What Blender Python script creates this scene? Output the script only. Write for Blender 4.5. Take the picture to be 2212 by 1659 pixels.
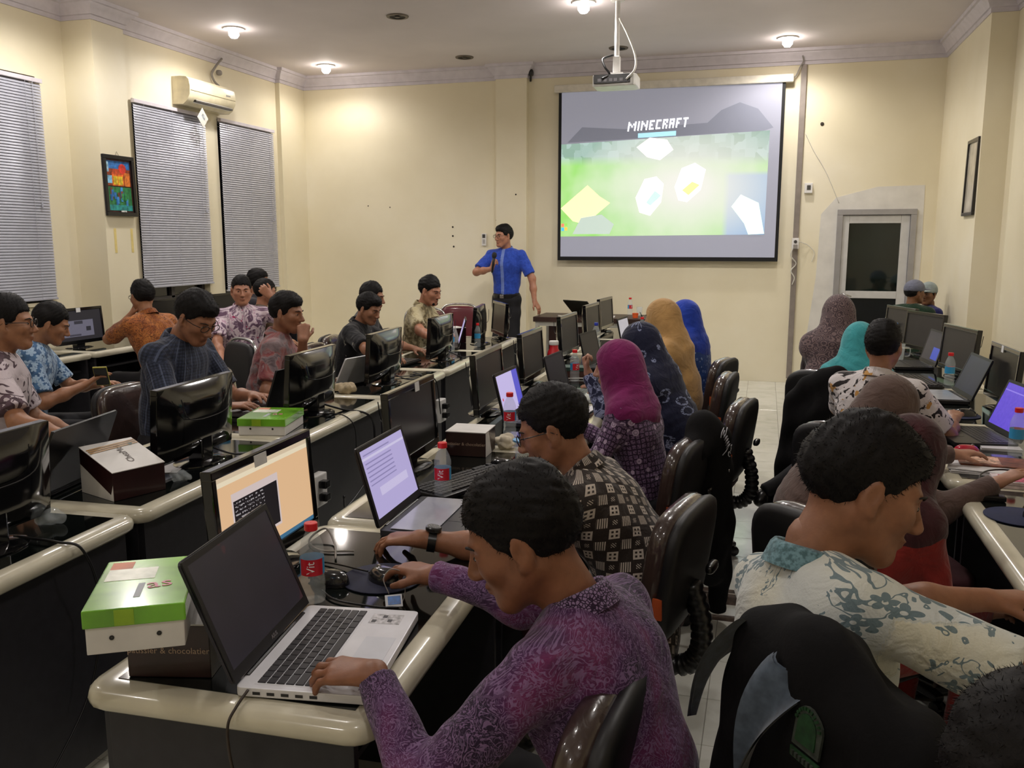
import bpy, bmesh, math, random
import numpy as np
from mathutils import Vector, Matrix, Euler

for o in list(bpy.data.objects): bpy.data.objects.remove(o)
SC = bpy.context.scene
COL = SC.collection
random.seed(7)
RAD = math.radians

# ---------------------------------------------------------------- camera, world, exposure
cam_d = bpy.data.cameras.new('camera'); cam = bpy.data.objects.new('camera', cam_d); COL.objects.link(cam)
cam.location = (0, 0, 1.6)
cam.rotation_euler = (RAD(90 - 9.19), 0, RAD(15.93))
cam_d.sensor_width = 36; cam_d.lens = 1900 / 2212 * 36; cam_d.clip_start = .03
SC.camera = cam
W = bpy.data.worlds.new('night'); SC.world = W; W.use_nodes = True
W.node_tree.nodes['Background'].inputs[0].default_value = (.01, .012, .018, 1)
W.node_tree.nodes['Background'].inputs[1].default_value = .5
SC.view_settings.view_transform = 'Standard'; SC.view_settings.look = 'None'
SC.view_settings.gamma = 1; SC.view_settings.use_curve_mapping = False
SC.view_settings.exposure = 0.0
LAMP_W = 78.0          # watts of each lit downlight
LAMP_COL = (1.0, .95, .91)

# ---------------------------------------------------------------- materials
def lin(c):
    if isinstance(c, str):
        c = [int(c[i:i+2], 16) for i in (1, 3, 5)]
    return tuple(((v/255)/12.92 if v <= 10 else (((v/255)+.055)/1.055)**2.4) for v in c) + (1,)

class NT:
    """tiny node-tree helper"""
    def __init__(s, name):
        s.m = bpy.data.materials.new(name); s.m.use_nodes = True
        s.t = s.m.node_tree; s.n = s.t.nodes; s.b = s.n['Principled BSDF']
    def new(s, typ, **kw):
        n = s.n.new(typ)
        for k, v in kw.items(): setattr(n, k, v)
        return n
    def set(s, n, **kw):
        for k, v in kw.items(): n.inputs[k.replace('_', ' ')].default_value = v
        return n
    def lk(s, a, b): s.t.links.new(a, b)
    def put(s, sock, v):
        if hasattr(v, 'is_linked') or isinstance(v, bpy.types.NodeSocket): s.lk(v, sock)
        else: sock.default_value = v
    def math(s, op, a, b=None, c=None, clamp=False):
        n = s.n.new('ShaderNodeMath'); n.operation = op; n.use_clamp = clamp
        s.put(n.inputs[0], a)
        if b is not None: s.put(n.inputs[1], b)
        if c is not None: s.put(n.inputs[2], c)
        return n.outputs[0]
    def mix(s, f, a, b, blend='MIX'):
        n = s.n.new('ShaderNodeMix'); n.data_type = 'RGBA'; n.blend_type = blend
        s.put(n.inputs[0], f); s.put(n.inputs[6], a); s.put(n.inputs[7], b)
        return n.outputs[2]
    def ramp(s, f, stops, interp='LINEAR'):
        n = s.n.new('ShaderNodeValToRGB'); n.color_ramp.interpolation = interp
        e = n.color_ramp.elements
        while len(e) < len(stops): e.new(.5)
        for i, (p, c) in enumerate(stops): e[i].position = p; e[i].color = c
        s.put(n.inputs[0], f); return n.outputs[0]
    def coord(s, kind='Object', scale=(1, 1, 1), loc=(0, 0, 0), rot=(0, 0, 0)):
        t = s.n.new('ShaderNodeTexCoord'); mp = s.n.new('ShaderNodeMapping')
        mp.inputs['Scale'].default_value = scale; mp.inputs['Location'].default_value = loc
        mp.inputs['Rotation'].default_value = rot
        s.lk(t.outputs[kind], mp.inputs[0]); return mp.outputs[0]
    def noise(s, vec, scale=5, detail=3, dist=0, rough=.5):
        n = s.n.new('ShaderNodeTexNoise'); s.lk(vec, n.inputs['Vector'])
        n.inputs['Scale'].default_value = scale; n.inputs['Detail'].default_value = detail
        n.inputs['Distortion'].default_value = dist; n.inputs['Roughness'].default_value = rough
        return n.outputs[0]
    def bump(s, h, strength=.2, dist=.01):
        n = s.n.new('ShaderNodeBump'); n.inputs['Strength'].default_value = strength
        n.inputs['Distance'].default_value = dist; s.put(n.inputs['Height'], h)
        s.lk(n.outputs[0], s.b.inputs['Normal'])
    def base(s, c): s.put(s.b.inputs['Base Color'], c)

MATS = {}
def mat(name, col=None, rough=.5, metal=0, coat=0, var=.06, nscale=12, bump=0, bscale=60, spec=.5,
        emit=None, es=0, trans=0, ior=1.45, sheen=0, alpha=1, coat_rough=.08):
    if name in MATS: return MATS[name]
    t = NT(name); b = t.b
    c = lin(col)
    if var:
        v = t.coord(); f = t.noise(v, nscale, 3)
        lo = tuple(x*(1-var*2) for x in c[:3]) + (1,); hi = tuple(min(1, x*(1+var*1.6)) for x in c[:3]) + (1,)
        t.base(t.ramp(f, [(.3, lo), (.7, hi)]))
    else: b.inputs['Base Color'].default_value = c
    b.inputs['Roughness'].default_value = rough; b.inputs['Metallic'].default_value = metal
    b.inputs['Coat Weight'].default_value = coat; b.inputs['Coat Roughness'].default_value = coat_rough
    b.inputs['Specular IOR Level'].default_value = spec
    b.inputs['Transmission Weight'].default_value = trans; b.inputs['IOR'].default_value = ior
    b.inputs['Sheen Weight'].default_value = sheen; b.inputs['Alpha'].default_value = alpha
    if emit:
        b.inputs['Emission Color'].default_value = lin(emit); b.inputs['Emission Strength'].default_value = es
    if bump:
        v = t.coord(); t.bump(t.noise(v, bscale, 4, 1.2), bump, .005 if bscale > 20 else .015)
    MATS[name] = t.m
    return t.m

# ---------------------------------------------------------------- mesh building
class MB:
    def __init__(s): s.v = []; s.f = []; s.M = Matrix()
    def at(s, m): s.M = m; return s
    def add(s, vs, fs):
        n = len(s.v); s.v += [tuple(s.M @ Vector(p)) for p in vs]; s.f += [tuple(n+i for i in q) for q in fs]; return s
    def box(s, x0, x1, y0, y1, z0, z1):
        return s.add([(x0,y0,z0),(x1,y0,z0),(x1,y1,z0),(x0,y1,z0),(x0,y0,z1),(x1,y0,z1),(x1,y1,z1),(x0,y1,z1)],
                     [(3,2,1,0),(4,5,6,7),(0,1,5,4),(1,2,6,5),(2,3,7,6),(3,0,4,7)])
    def prism(s, pts, z0, z1):
        n = len(pts)
        return s.add([(x,y,z0) for x,y in pts]+[(x,y,z1) for x,y in pts],
                     [tuple(range(n-1,-1,-1)), tuple(range(n,2*n))]+[(i,(i+1)%n,n+(i+1)%n,n+i) for i in range(n)])
    def lathe(s, prof, n=20, cap=True):
        vs = []; fs = []
        for r, z in prof:
            for i in range(n):
                a = 2*math.pi*i/n; vs.append((r*math.cos(a), r*math.sin(a), z))
        for j in range(len(prof)-1):
            for i in range(n):
                k = (i+1) % n; fs.append((j*n+i, j*n+k, (j+1)*n+k, (j+1)*n+i))
        if cap:
            fs.append(tuple(range(n-1,-1,-1))); m = (len(prof)-1)*n; fs.append(tuple(range(m, m+n)))
        return s.add(vs, fs)
    def tube(s, pts, r, n=8, cap=True, closed=False):
        P = [Vector(p) for p in pts]; R = r if isinstance(r, (list, tuple)) else [r]*len(P)
        vs = []; fs = []; N = len(P); prev = None
        for i, p in enumerate(P):
            a = P[i-1] if (i > 0 or closed) else p; b = P[(i+1) % N] if (i < N-1 or closed) else p
            d = (b-a).normalized()
            if prev is None:
                u = d.cross(Vector((0,0,1)))
                if u.length < 1e-3: u = d.cross(Vector((0,1,0)))
            else: u = prev - d*prev.dot(d)
            u.normalize(); prev = u; w = d.cross(u)
            for k in range(n):
                an = 2*math.pi*k/n; vs.append(tuple(p+(u*math.cos(an)+w*math.sin(an))*R[i]))
        for j in range(N if closed else N-1):
            jj = (j+1) % N
            for k in range(n):
                m = (k+1) % n; fs.append((j*n+k, j*n+m, jj*n+m, jj*n+k))
        if cap and not closed:
            fs.append(tuple(range(n-1,-1,-1))); fs.append(tuple(range((N-1)*n, N*n)))
        return s.add(vs, fs)
    def sell(s, c, r, e1=.5, e2=.5, n=20, m=12):
        """superellipsoid: rounded cushions, shells, mice"""
        pw = lambda t, e: math.copysign(abs(t)**e, t)
        vs = []; fs = []
        for j in range(m+1):
            v = -math.pi/2+math.pi*j/m
            for i in range(n):
                u = 2*math.pi*i/n
                vs.append((c[0]+r[0]*pw(math.cos(v),e1)*pw(math.cos(u),e2), c[1]+r[1]*pw(math.cos(v),e1)*pw(math.sin(u),e2), c[2]+r[2]*pw(math.sin(v),e1)))
        for j in range(m):
            for i in range(n):
                k = (i+1) % n; fs.append((j*n+i, j*n+k, (j+1)*n+k, (j+1)*n+i))
        return s.add(vs, fs)
    def sweep(s, path, prof, z=0):
        """closed path of (x,y,nx,ny), profile of (offset outward, height)"""
        n = len(path); m = len(prof); vs = [(x+nx*o, y+ny*o, z+h) for x,y,nx,ny in path for o,h in prof]
        fs = [(i*m+j, ((i+1)%n)*m+j, ((i+1)%n)*m+j+1, i*m+j+1) for i in range(n) for j in range(m-1)]
        return s.add(vs, fs)
    def mesh(s, name, bevel=0, seg=2, smooth=False, clean=False):
        me = bpy.data.meshes.new(name); me.from_pydata(s.v, [], s.f)
        if bevel or clean:
            bm = bmesh.new(); bm.from_mesh(me)
            if clean: bmesh.ops.remove_doubles(bm, verts=bm.verts, dist=1e-5)
            if bevel: bmesh.ops.bevel(bm, geom=bm.edges[:], offset=bevel, segments=seg, affect='EDGES', profile=.6, clamp_overlap=True)
            bmesh.ops.recalc_face_normals(bm, faces=bm.faces)
            bm.to_mesh(me); bm.free()
        if smooth:
            me.polygons.foreach_set('use_smooth', [True]*len(me.polygons))
            if smooth != True: 
                try: me.set_sharp_from_angle(angle=RAD(smooth))
                except Exception: pass
        me.update(); return me
    def obj(s, name, m, parent=None, bevel=0, seg=2, smooth=False, clean=False):
        me = s.mesh(name, bevel, seg, smooth, clean); return link(name, me, m, parent)

def link(name, me, m=None, parent=None):
    o = bpy.data.objects.new(name, me); COL.objects.link(o)
    if m is not None and not len(me.materials): me.materials.append(m)
    if parent is not None: o.parent = parent
    return o
def tag(o, label, cat, group=None):
    o['label'] = label; o['category'] = cat
    if group: o['group'] = group
    return o
def thing(name, label, cat, loc=(0,0,0), rz=0, group=None):
    o = bpy.data.objects.new(name, None); COL.objects.link(o); o.empty_display_size = .05
    o.location = loc; o.rotation_euler = (0, 0, RAD(rz))
    return tag(o, label, cat, group)
def struct(o): o['kind'] = 'structure'; return o
def stuff(o): o['kind'] = 'stuff'; return o
def copy_tree(o, parent=None):
    c = o.copy(); COL.objects.link(c)
    if parent is not None: c.parent = parent
    for ch in [k for k in o.children]: copy_tree(ch, c)
    return c
def place(proto, label, loc, rz, group=None):
    o = copy_tree(proto) if proto.get('used') else proto
    proto['used'] = 1
    if 'used' in o.keys() and o is not proto: del o['used']
    o.location = loc; o.rotation_euler = (0, 0, RAD(rz)); o['label'] = label
    if group: o['group'] = group
    return o
def rrect(x0, x1, y0, y1, r, n=4):
    out = []
    for cx, cy, a0 in ((x1-r, y1-r, 0), (x0+r, y1-r, 90), (x0+r, y0+r, 180), (x1-r, y0+r, 270)):
        for i in range(n+1):
            a = RAD(a0+90*i/n); out.append((cx+r*math.cos(a), cy+r*math.sin(a), math.cos(a), math.sin(a)))
    return out
def pts2(path): return [(p[0], p[1]) for p in path]
def curve_pts(ctrl, n=8):
    """Catmull-Rom through the control points"""
    P = [Vector(p) for p in ctrl]; P = [P[0]*2-P[1]] + P + [P[-1]*2-P[-2]]; out = []
    for i in range(1, len(P)-2):
        a, b, c, d = P[i-1:i+3]
        for k in range(n):
            t = k/n
            out.append(.5*((2*b)+(c-a)*t+(2*a-5*b+4*c-d)*t*t+(3*b-a-3*c+d)*t**3))
    out.append(P[-2]); return out
def text_mb(body, size, depth=.0006, align='CENTER', shear=0):
    cu = bpy.data.curves.new('t', 'FONT'); cu.body = body; cu.size = size; cu.extrude = depth/2
    cu.align_x = align; cu.align_y = 'CENTER'; cu.shear = shear; cu.resolution_u = 2
    o = bpy.data.objects.new('t', cu); COL.objects.link(o)
    dg = bpy.context.evaluated_depsgraph_get(); me = o.evaluated_get(dg).to_mesh()
    v = [tuple(p.co) for p in me.vertices]; f = [tuple(p.vertices) for p in me.polygons]
    bpy.data.objects.remove(o); bpy.data.curves.remove(cu)
    b = MB(); b.v = v; b.f = f; return b
def xform(b, m):
    b.v = [tuple(m @ Vector(p)) for p in b.v]; return b
# ---------------------------------------------------------------- room materials
def wall_mat():
    t = NT('cream_wall'); v = t.coord()
    a = t.noise(v, .9, 4); b = t.noise(v, 9, 5)
    c = t.ramp(a, [(.3, lin('#e0d6b8')), (.55, lin('#eae1c6')), (.75, lin('#eee7d2'))])
    t.base(t.mix(t.math('MULTIPLY', b, .25), c, lin('#ddd2b2')))
    t.b.inputs['Roughness'].default_value = .55
    t.bump(t.noise(v, 120, 3), .08, .002); return t.m
WALL = wall_mat()
CEIL = mat('ceiling_paint', '#d8d0d2', .8, var=.03, nscale=1.2)
CORN = mat('cornice_paint', '#cfc9d0', .6, var=.03)
def tile_mat():
    t = NT('white_floor_tile'); v = t.coord('Object')
    n = t.n.new('ShaderNodeObjectInfo')
    vv = t.n.new('ShaderNodeVectorMath'); vv.operation = 'ADD'
    cmb = t.n.new('ShaderNodeCombineXYZ'); t.lk(t.math('MULTIPLY', n.outputs['Random'], 40), cmb.inputs[0])
    t.lk(v, vv.inputs[0]); t.lk(cmb.outputs[0], vv.inputs[1])
    a = t.noise(vv.outputs[0], 4, 5, 1.2)
    t.base(t.ramp(a, [(.3, lin('#c9c9bd')), (.5, lin('#d9d9cf')), (.7, lin('#e0dfd6'))]))
    t.b.inputs['Roughness'].default_value = .12; return t.m
TILE = tile_mat()
GROUT = mat('tile_grout', '#8f8b80', .8)
XL, XP, XN, XR, XRP, YF, YB, ZC = -5.82, -5.70, -6.02, 1.95, 1.74, 10.49, -2.6, 3.66

# floor: bed with grout, tiles one by one in the open aisle, the rest joined
fl = struct(MB().box(XN-.1, XR+.1, YB-.1, YF+.1, -.1, -.004).obj('floor', GROUT))
T = .30; X0 = -.13; Y0 = 2.68
tm = MB().box(.0012, T-.0012, .0012, T-.0012, -.004, 0).mesh('floor_tile', bevel=.0012, seg=1)
rest = MB()
for i in range(-20, 8):
    for j in range(-18, 27):
        x = X0+i*T; y = Y0+j*T
        if x+T < XN or x > XR or y+T < YB or y > YF: continue
        xa, xb, ya, yb = max(x, XN), min(x+T, XR), max(y, YB), min(y+T, YF)
        if -2 <= i <= 3 and j >= -1 and y+T <= YF:
            o = link('floor_tile', tm, TILE, fl); o.location = (x, y, 0)
        else: rest.box(xa+.0012, xb-.0012, ya+.0012, yb-.0012, -.004, 0)
stuff(rest.obj('floor_tiles_under_desks', TILE, fl))

ce = struct(MB().box(XN-.1, XR+.1, YB-.1, YF+.1, ZC, ZC+.1).obj('ceiling', CEIL))

# left wall with three window openings (blinds hang in front)
WINS = [(4.92, 6.36, 1.08, 2.98, XN), (7.30, 8.38, 1.0, 2.94, XL), (8.66, 9.74, 1.0, 2.94, XL)]
def wall_with_holes(name, x, thick, ya, yb, holes):
    b = MB(); ys = ya
    for h0, h1, z0, z1 in holes:
        b.box(x-thick, x, ys, h0, 0, ZC); b.box(x-thick, x, h0, h1, 0, z0); b.box(x-thick, x, h0, h1, z1, ZC); ys = h1
    b.box(x-thick, x, ys, yb, 0, ZC)
    return b
b = wall_with_holes('l', XN, .15, YB, 6.70, [(1.6, 3.0, 1.08, 2.98), (3.25, 4.66, 1.08, 2.98), (4.92, 6.36, 1.08, 2.98)])
b2 = wall_with_holes('l2', XL, .35, 7.10, YF, [(w[0], w[1], w[2], w[3]) for w in WINS[1:]])
b.add(b2.v, b2.f)
wl = struct(b.obj('wall_left', WALL))
pl = MB().box(XN-.15, XP, 6.70, 7.10, 0, ZC).box(XL-.2, XL+.06, 9.9, YF, 0, ZC)
pl.obj('pilaster', WALL, wl)
# front wall with door opening
DX0, DX1, DZ = .74, 1.55, 1.95
b = MB().box(XN, DX0, YF, YF+.15, 0, ZC).box(DX1, XR+.2, YF, YF+.15, 0, ZC).box(DX0, DX1, YF, YF+.15, DZ, ZC)
wf = struct(b.obj('wall_front', WALL))
MB().box(-3.17, -2.79, YF-.09, YF, 0, ZC).obj('pilaster', WALL, wf)
PATCH = mat('pale_plaster_patch', '#d9d6cf', .7, var=.04, nscale=6)
pb = MB()
for q_ in ([(DX0, 0), (DX0, DZ), (DX0-.17, 1.9), (DX0-.19, 1.2), (DX0-.26, .5), (DX0-.2, .02)], [(DX0, DZ), (DX1, DZ), (DX1+.06, 2.2), (DX0+.4, 2.19), (DX0-.02, 2.08), (DX0-.17, 1.9)], [(DX1, 0), (DX1+.05, 0), (DX1+.07, 1.4), (DX1+.06, 2.2), (DX1, DZ)]):
    pb.prism(q_, -.004, 0)
pb.obj('plaster_patch', PATCH, wf).matrix_local = Matrix(((1,0,0,0),(0,0,-1,YF-.004),(0,1,0,0),(0,0,0,1)))
b = MB().box(XR, XR+.15, YB, 8.6, 0, ZC).box(XRP, XR+.15, 8.6, YF, 0, ZC)
wr = struct(b.obj('wall_right', WALL))
wb = struct(MB().box(XN-.1, XR+.1, YB-.15, YB, 0, ZC).obj('wall_back', WALL))

# cornice: stepped profile following the walls
prof = [(0, -.16), (.012, -.16), (.014, -.125), (.028, -.12), (.034, -.10), (.05, -.07), (.075, -.05), (.08, -.035), (.1, -.03), (.104, 0)]
def cornice(pts):
    b = MB(); n = len(pts)
    P = [Vector((p[0], p[1])) for p in pts]
    nor = []
    for i in range(n):
        ds = []
        if i > 0: ds.append((P[i]-P[i-1]).normalized())
        if i < n-1: ds.append((P[i+1]-P[i]).normalized())
        ns = [Vector((d.y, -d.x)) for d in ds]
        if len(ns) == 2:
            m = (ns[0]+ns[1]); m = m/max(m.length_squared/2, .3)
            nor.append(m)
        else: nor.append(ns[0])
    m = len(prof)
    vs = [(P[i].x+nor[i].x*o, P[i].y+nor[i].y*o, ZC+h) for i in range(n) for o, h in prof]
    fs = [(i*m+j, (i+1)*m+j, (i+1)*m+j+1, i*m+j+1) for i in range(n-1) for j in range(m-1)]
    return b.add(vs, fs)
b = cornice([(XN, YB), (XN, 6.70), (XP, 6.70), (XP, 7.10), (XL, 7.10), (XL, 9.9), (XL+.06, 9.9), (XL+.06, YF), (-3.17, YF), (-3.17, YF-.09), (-2.79, YF-.09), (-2.79, YF),
             (XRP, YF), (XRP, 8.6), (XR, 8.6), (XR, YB)])
struct(b.obj('trim_1', CORN, clean=True, smooth=35))
# yellow tape marks on the pilaster
TAPE = mat('yellow_tape', '#e3cf86', .6)
for y0 in (6.80, 7.02):
    MB().box(XP, XP+.002, y0, y0+.03, 1.50, 1.72).obj('tape_strip', TAPE, wl)

# ---------------------------------------------------------------- windows and blinds
ALU = mat('window_frame_paint', '#4a4648', .4)
GLASSN = mat('night_glass', '#0b0e12', .05, var=0, spec=.8)
SLAT = mat('blind_slat', '#b6b8c4', .32, var=.03, metal=.15)
CORD = mat('blind_cord', '#aeb0bc', .6, var=0)
for k, (y0, y1, z0, z1, x) in enumerate(WINS + [(3.25, 4.66, 1.08, 2.98, XN), (1.6, 3.0, 1.08, 2.98, XN)]):
    w = struct(MB().box(x-.12, x-.1, y0, y1, z0, z1).obj('window_%d' % (k+1), GLASSN))
    f = MB()
    for a, b_ in ((y0, y0+.05), (y1-.05, y1), ((y0+y1)/2-.025, (y0+y1)/2+.025)): f.box(x-.13, x-.07, a, b_, z0, z1)
    f.box(x-.13, x-.07, y0, y1, z0, z0+.05).box(x-.13, x-.07, y0, y1, z1-.05, z1)
    f.obj('window_frame', ALU, w)
    MB().box(x-.06, x+.03, y0-.02, y1+.02, z0-.03, z0).obj('window_sill', WALL, w)
BL = [('closed grey venetian blind by the wide pilaster, its lower edge nearest the desks', 4.92-.02, 6.38, 1.10, 2.96, XN),
      ('grey venetian blind beside the framed painting, catching a bright streak of lamp light', 7.28, 8.40, 1.15, 2.93, XL),
      ('grey venetian blind in the window next to the front corner column', 8.66, 9.76, 1.05, 2.93, XL),
      ('grey venetian blind in the window further back along the left wall', 3.23, 4.68, 1.10, 2.96, XN)]
for lab, y0, y1, z0, z1, x in BL:
    t = thing('venetian_blind', lab, 'blind', (x+.03, y0, z0), 0, 'grey venetian blinds on the left wall')
    L = y1-y0; h = z1-z0; n = int(h/.0245)
    s = MB(); a = RAD(70)
    for i in range(n):
        z = .02+i*(h-.05)/n; c, sn = .0125*math.cos(a), .0125*math.sin(a)
        s.add([(-c, 0, z+sn), (-c, L, z+sn), (0.0025, 0, z), (0.0025, L, z), (c, 0, z-sn), (c, L, z-sn)], [(0, 2, 3, 1), (2, 4, 5, 3)])
    stuff(s.obj('slats', SLAT, t, smooth=True))
    MB().box(-.02, .022, -.005, L+.005, h-.035, h).obj('head_rail', CORN, t, bevel=.004)
    MB().box(-.014, .014, 0, L, 0, .016).obj('bottom_rail', SLAT, t, bevel=.003)
    for q in (.12, .5, .88): MB().tube([(.016, L*q, .01), (.016, L*q, h-.02)], .0016, 5).obj('ladder_cord', CORD, t)
    MB().tube([(.02, L*.93, h-.02), (.022, L*.93, h*.45)], .0025, 5).at(Matrix.Translation((.022, L*.93, 0))).lathe([(.003,h*.45-.05),(.008,h*.45-.045),(.008,h*.45-.02),(.003,h*.45)], 8).obj('pull_cord', CORD, t)

# ---------------------------------------------------------------- door in the front wall
DF = mat('door_frame_grey', '#a9a7a8', .35, metal=.4, var=.03)
DW = mat('door_leaf_paint', '#c9c8c6', .4, var=.03)
d = struct(MB().box(DX0, DX0+.06, YF-.03, YF+.1, 0, DZ-.061).box(DX1-.06, DX1, YF-.03, YF+.1, 0, DZ-.061).box(DX0, DX1, YF-.03, YF+.1, DZ-.06, DZ).obj('door_1', DF, bevel=.004))
lf = MB()
a0, a1 = DX0+.062, DX1-.062
lf.box(a0, a0+.069, YF+.0, YF+.04, .02, DZ-.065).box(a1-.089, a1, YF, YF+.04, .02, DZ-.065)
lf.box(a0+.07, a1-.09, YF, YF+.04, DZ-.15, DZ-.065).box(a0+.07, a1-.09, YF, YF+.04, .98, 1.06).box(a0+.07, a1-.09, YF, YF+.04, .02, .14)
lf.obj('door_leaf', DW, d, bevel=.003)
DG = mat('dark_door_glass', '#141d1b', .06, var=.2, nscale=3, spec=.9)
MB().box(a0+.06, a1-.08, YF+.015, YF+.025, 1.06, DZ-.15).obj('door_pane', DG, d)
MB().box(a0+.06, a1-.08, YF+.015, YF+.025, .14, .98).obj('door_pane', mat('dark_door_panel', '#1c1f20', .3), d)
MB().tube([(a0+.035, YF-.0, 1.03), (a0+.035, YF-.05, 1.03), (a0+.13, YF-.05, 1.0)], .008, 8).obj('door_handle', mat('chrome', '#c8c8c8', .2, metal=1), d, smooth=True)

# ---------------------------------------------------------------- ceiling downlights
RING = mat('downlight_ring', '#e6e2de', .3); RINGD = mat('dark_ring', '#6a6258', .5, metal=.3)  # unlit fittings get the darker ring colour
REFL = mat('downlight_reflector', '#d8d8d8', .15, metal=.9)
REFLD = mat('recess_shade_disc', '#2e2924', .6)  # unlit fittings: shade of the recess put into the colour of a flat disc
BULB = mat('lit_bulb', '#ffffff', .5, var=0, emit='#fff4ea', es=60)
BULBOFF = mat('unlit_bulb', '#4a443c', .4)
def downlight(x, y, lit, lab):
    t = thing('downlight', lab, 'ceiling light', (x, y, ZC), 0, 'lit round downlights' if lit else 'unlit round downlights')
    MB().lathe([(.075, -.012), (.1, -.012), (.104, -.006), (.104, 0), (.075, 0)], 28, False).obj('trim_ring', RING if lit else RINGD, t, smooth=40)
    MB().lathe([(.076, -.011), (.062, -.002), (.03, -.0015), (.002, -.0015)], 24, False).obj('reflector', REFL if lit else REFLD, t, smooth=True)
    bp = [(.002, -.095), (.03, -.09), (.05, -.065), (.05, -.035), (.03, -.003)] if lit else [(.002, -.014), (.02, -.013), (.028, -.009), (.02, -.002)]
    MB().lathe(bp, 16).obj('bulb', BULB if lit else BULBOFF, t, smooth=True)
    if lit:
        ld = bpy.data.lights.new('downlight_glow', 'SPOT'); ld.energy = LAMP_W*lit; ld.color = LAMP_COL; ld.shadow_soft_size = .06
        ld.spot_size = RAD(168); ld.spot_blend = .55
        lo = bpy.data.objects.new('downlight_glow', ld); COL.objects.link(lo); lo.parent = t; lo.location = (0, 0, -.115)
GX = [-5.1, -3.37, -1.62, .12]; GY = [9.85, 7.95, 6.02, 4.1, 2.15, .2, -1.7]
LIT = {(0,0),(3,0),(0,1),(2,1),(3,1),(0,2),(2,2),(1,3),(3,3),(0,4),(2,4),(1,5),(3,5),(2,6)}
ROWN = ['front wall', 'projector', 'room centre', 'mid desks', 'near desks', 'back desks', 'back wall']
COLN = ['left wall', 'left desk row', 'middle desk row', 'right desk row']
for j, gy in enumerate(GY):
    for i, gx in enumerate(GX):
        lit = (i, j) in LIT
        downlight(gx, gy, (.48 if (i, j) == (0, 0) else .8 if (i, j) in ((3, 0), (0, 1)) else 1.0 if j < 3 else .8 if j == 3 else .4) if lit else 0, ('glowing' if lit else 'unlit') + ' round downlight by the %s, above the %s' % (ROWN[j], COLN[i]))
# ---------------------------------------------------------------- things on walls and ceiling
WPLA = mat('aged_white_plastic', '#e2d8b8', .3, coat=.3)
WHITE = mat('white_plastic', '#e4e2df', .35)
BLKP = mat('black_plastic', '#131214', .3, coat=.2, var=.1)
DKMET = mat('dark_metal', '#2b2a2c', .35, metal=.7)
CHROME = mat('chrome', '#c8c8c8', .2, metal=1)
GREYC = mat('grey_cable', '#8b8680', .5)
BLKC = mat('black_cable', '#151416', .4)
WHC = mat('white_cable', '#d8d6cf', .45)
# split air conditioner: rounded section swept along the wall
ac = thing('air_conditioner', 'cream wall-mounted split air conditioner above two blinds', 'air conditioner', (XL, 7.92, 2.97), 0)
sec = [(0, 0), (.12, -.005), (.17, .03), (.205, .09), (.212, .17), (.2, .235), (.17, .262), (.1, .27), (0, .27)]
b = MB()
Ls = [0, .012, .788, .80]; off = [.012, 0, 0, .012]
vs = [(x*(1-o), l, z+o*(.5-z)*.5) for l, o in zip(Ls, off) for x, z in sec]; n = len(sec)
fs = [(i*n+j, i*n+(j+1) % n, (i+1)*n+(j+1) % n, (i+1)*n+j) for i in range(3) for j in range(n)] + [tuple(range(n-1,-1,-1)), tuple(range(3*n, 4*n))]
b.add(vs, fs).obj('body', WPLA, ac, clean=True, smooth=30)
MB().box(.155, .205, .10, .74, .028, .05).obj('outlet_slot', mat('ac_slot', '#3a3632', .5), ac)
MB().add([(.165,.1,.022),(.205,.1,.045),(.207,.1,.05),(.167,.1,.027),(.165,.74,.022),(.205,.74,.045),(.207,.74,.05),(.167,.74,.027)],
         [(0,1,2,3),(7,6,5,4),(0,4,5,1),(1,5,6,2),(2,6,7,3),(3,7,4,0)]).obj('louvre', WHITE, ac)
MB().box(.2055, .2135, .01, .79, .133, .137).obj('panel_seam', mat('seam_grey', '#b8ad8e', .5), ac)
MB().box(.2, .213, .62, .70, .16, .175).obj('badge', mat('badge_grey', '#8f8c86', .4), ac)
tag(MB().tube(curve_pts([(XL+.05, 8.74, ZC-.1), (XL+.05, 8.62, 3.46), (XL+.05, 8.54, 3.37), (XL+.05, 8.58, 3.30), (XL+.05, 8.66, 3.262)]), .012, 8)
    .sell((XL+.06, 8.66, 3.40), (.03, .035, .03), .8, .8, 10, 6).obj('refrigerant_pipe', GREYC, smooth=True), 'grey pipe curling from the ceiling trim to the air conditioner', 'pipe')
cd = thing('hanging_card', 'small white card hanging by its corner under the air conditioner', 'card', (XL+.17, 8.16, 2.86))
MB().add([(0,-.09,0),(.0,0,-.1),(0,.09,.0),(0,0,.1),(.006,-.09,0),(.006,0,-.1),(.006,.09,0),(.006,0,.1)], [(0,1,2,3),(7,6,5,4),(0,4,5,1),(1,5,6,2),(2,6,7,3),(3,7,4,0)]).obj('card_sleeve', mat('card_white', '#d9d8d0', .25, coat=.5), cd)
MB().add([(.0065,-.025,.02),(.0065,.02,-.03),(.0065,.04,.01),(.0065,0,.045)], [(0,1,2,3)]).obj('card_print', mat('card_print', '#9aa0a4', .5, var=.4, nscale=40), cd)
MB().tube([(.003,0,.098),(-.01,0,.125)], .002, 5).obj('string', WHC, cd)

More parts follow.
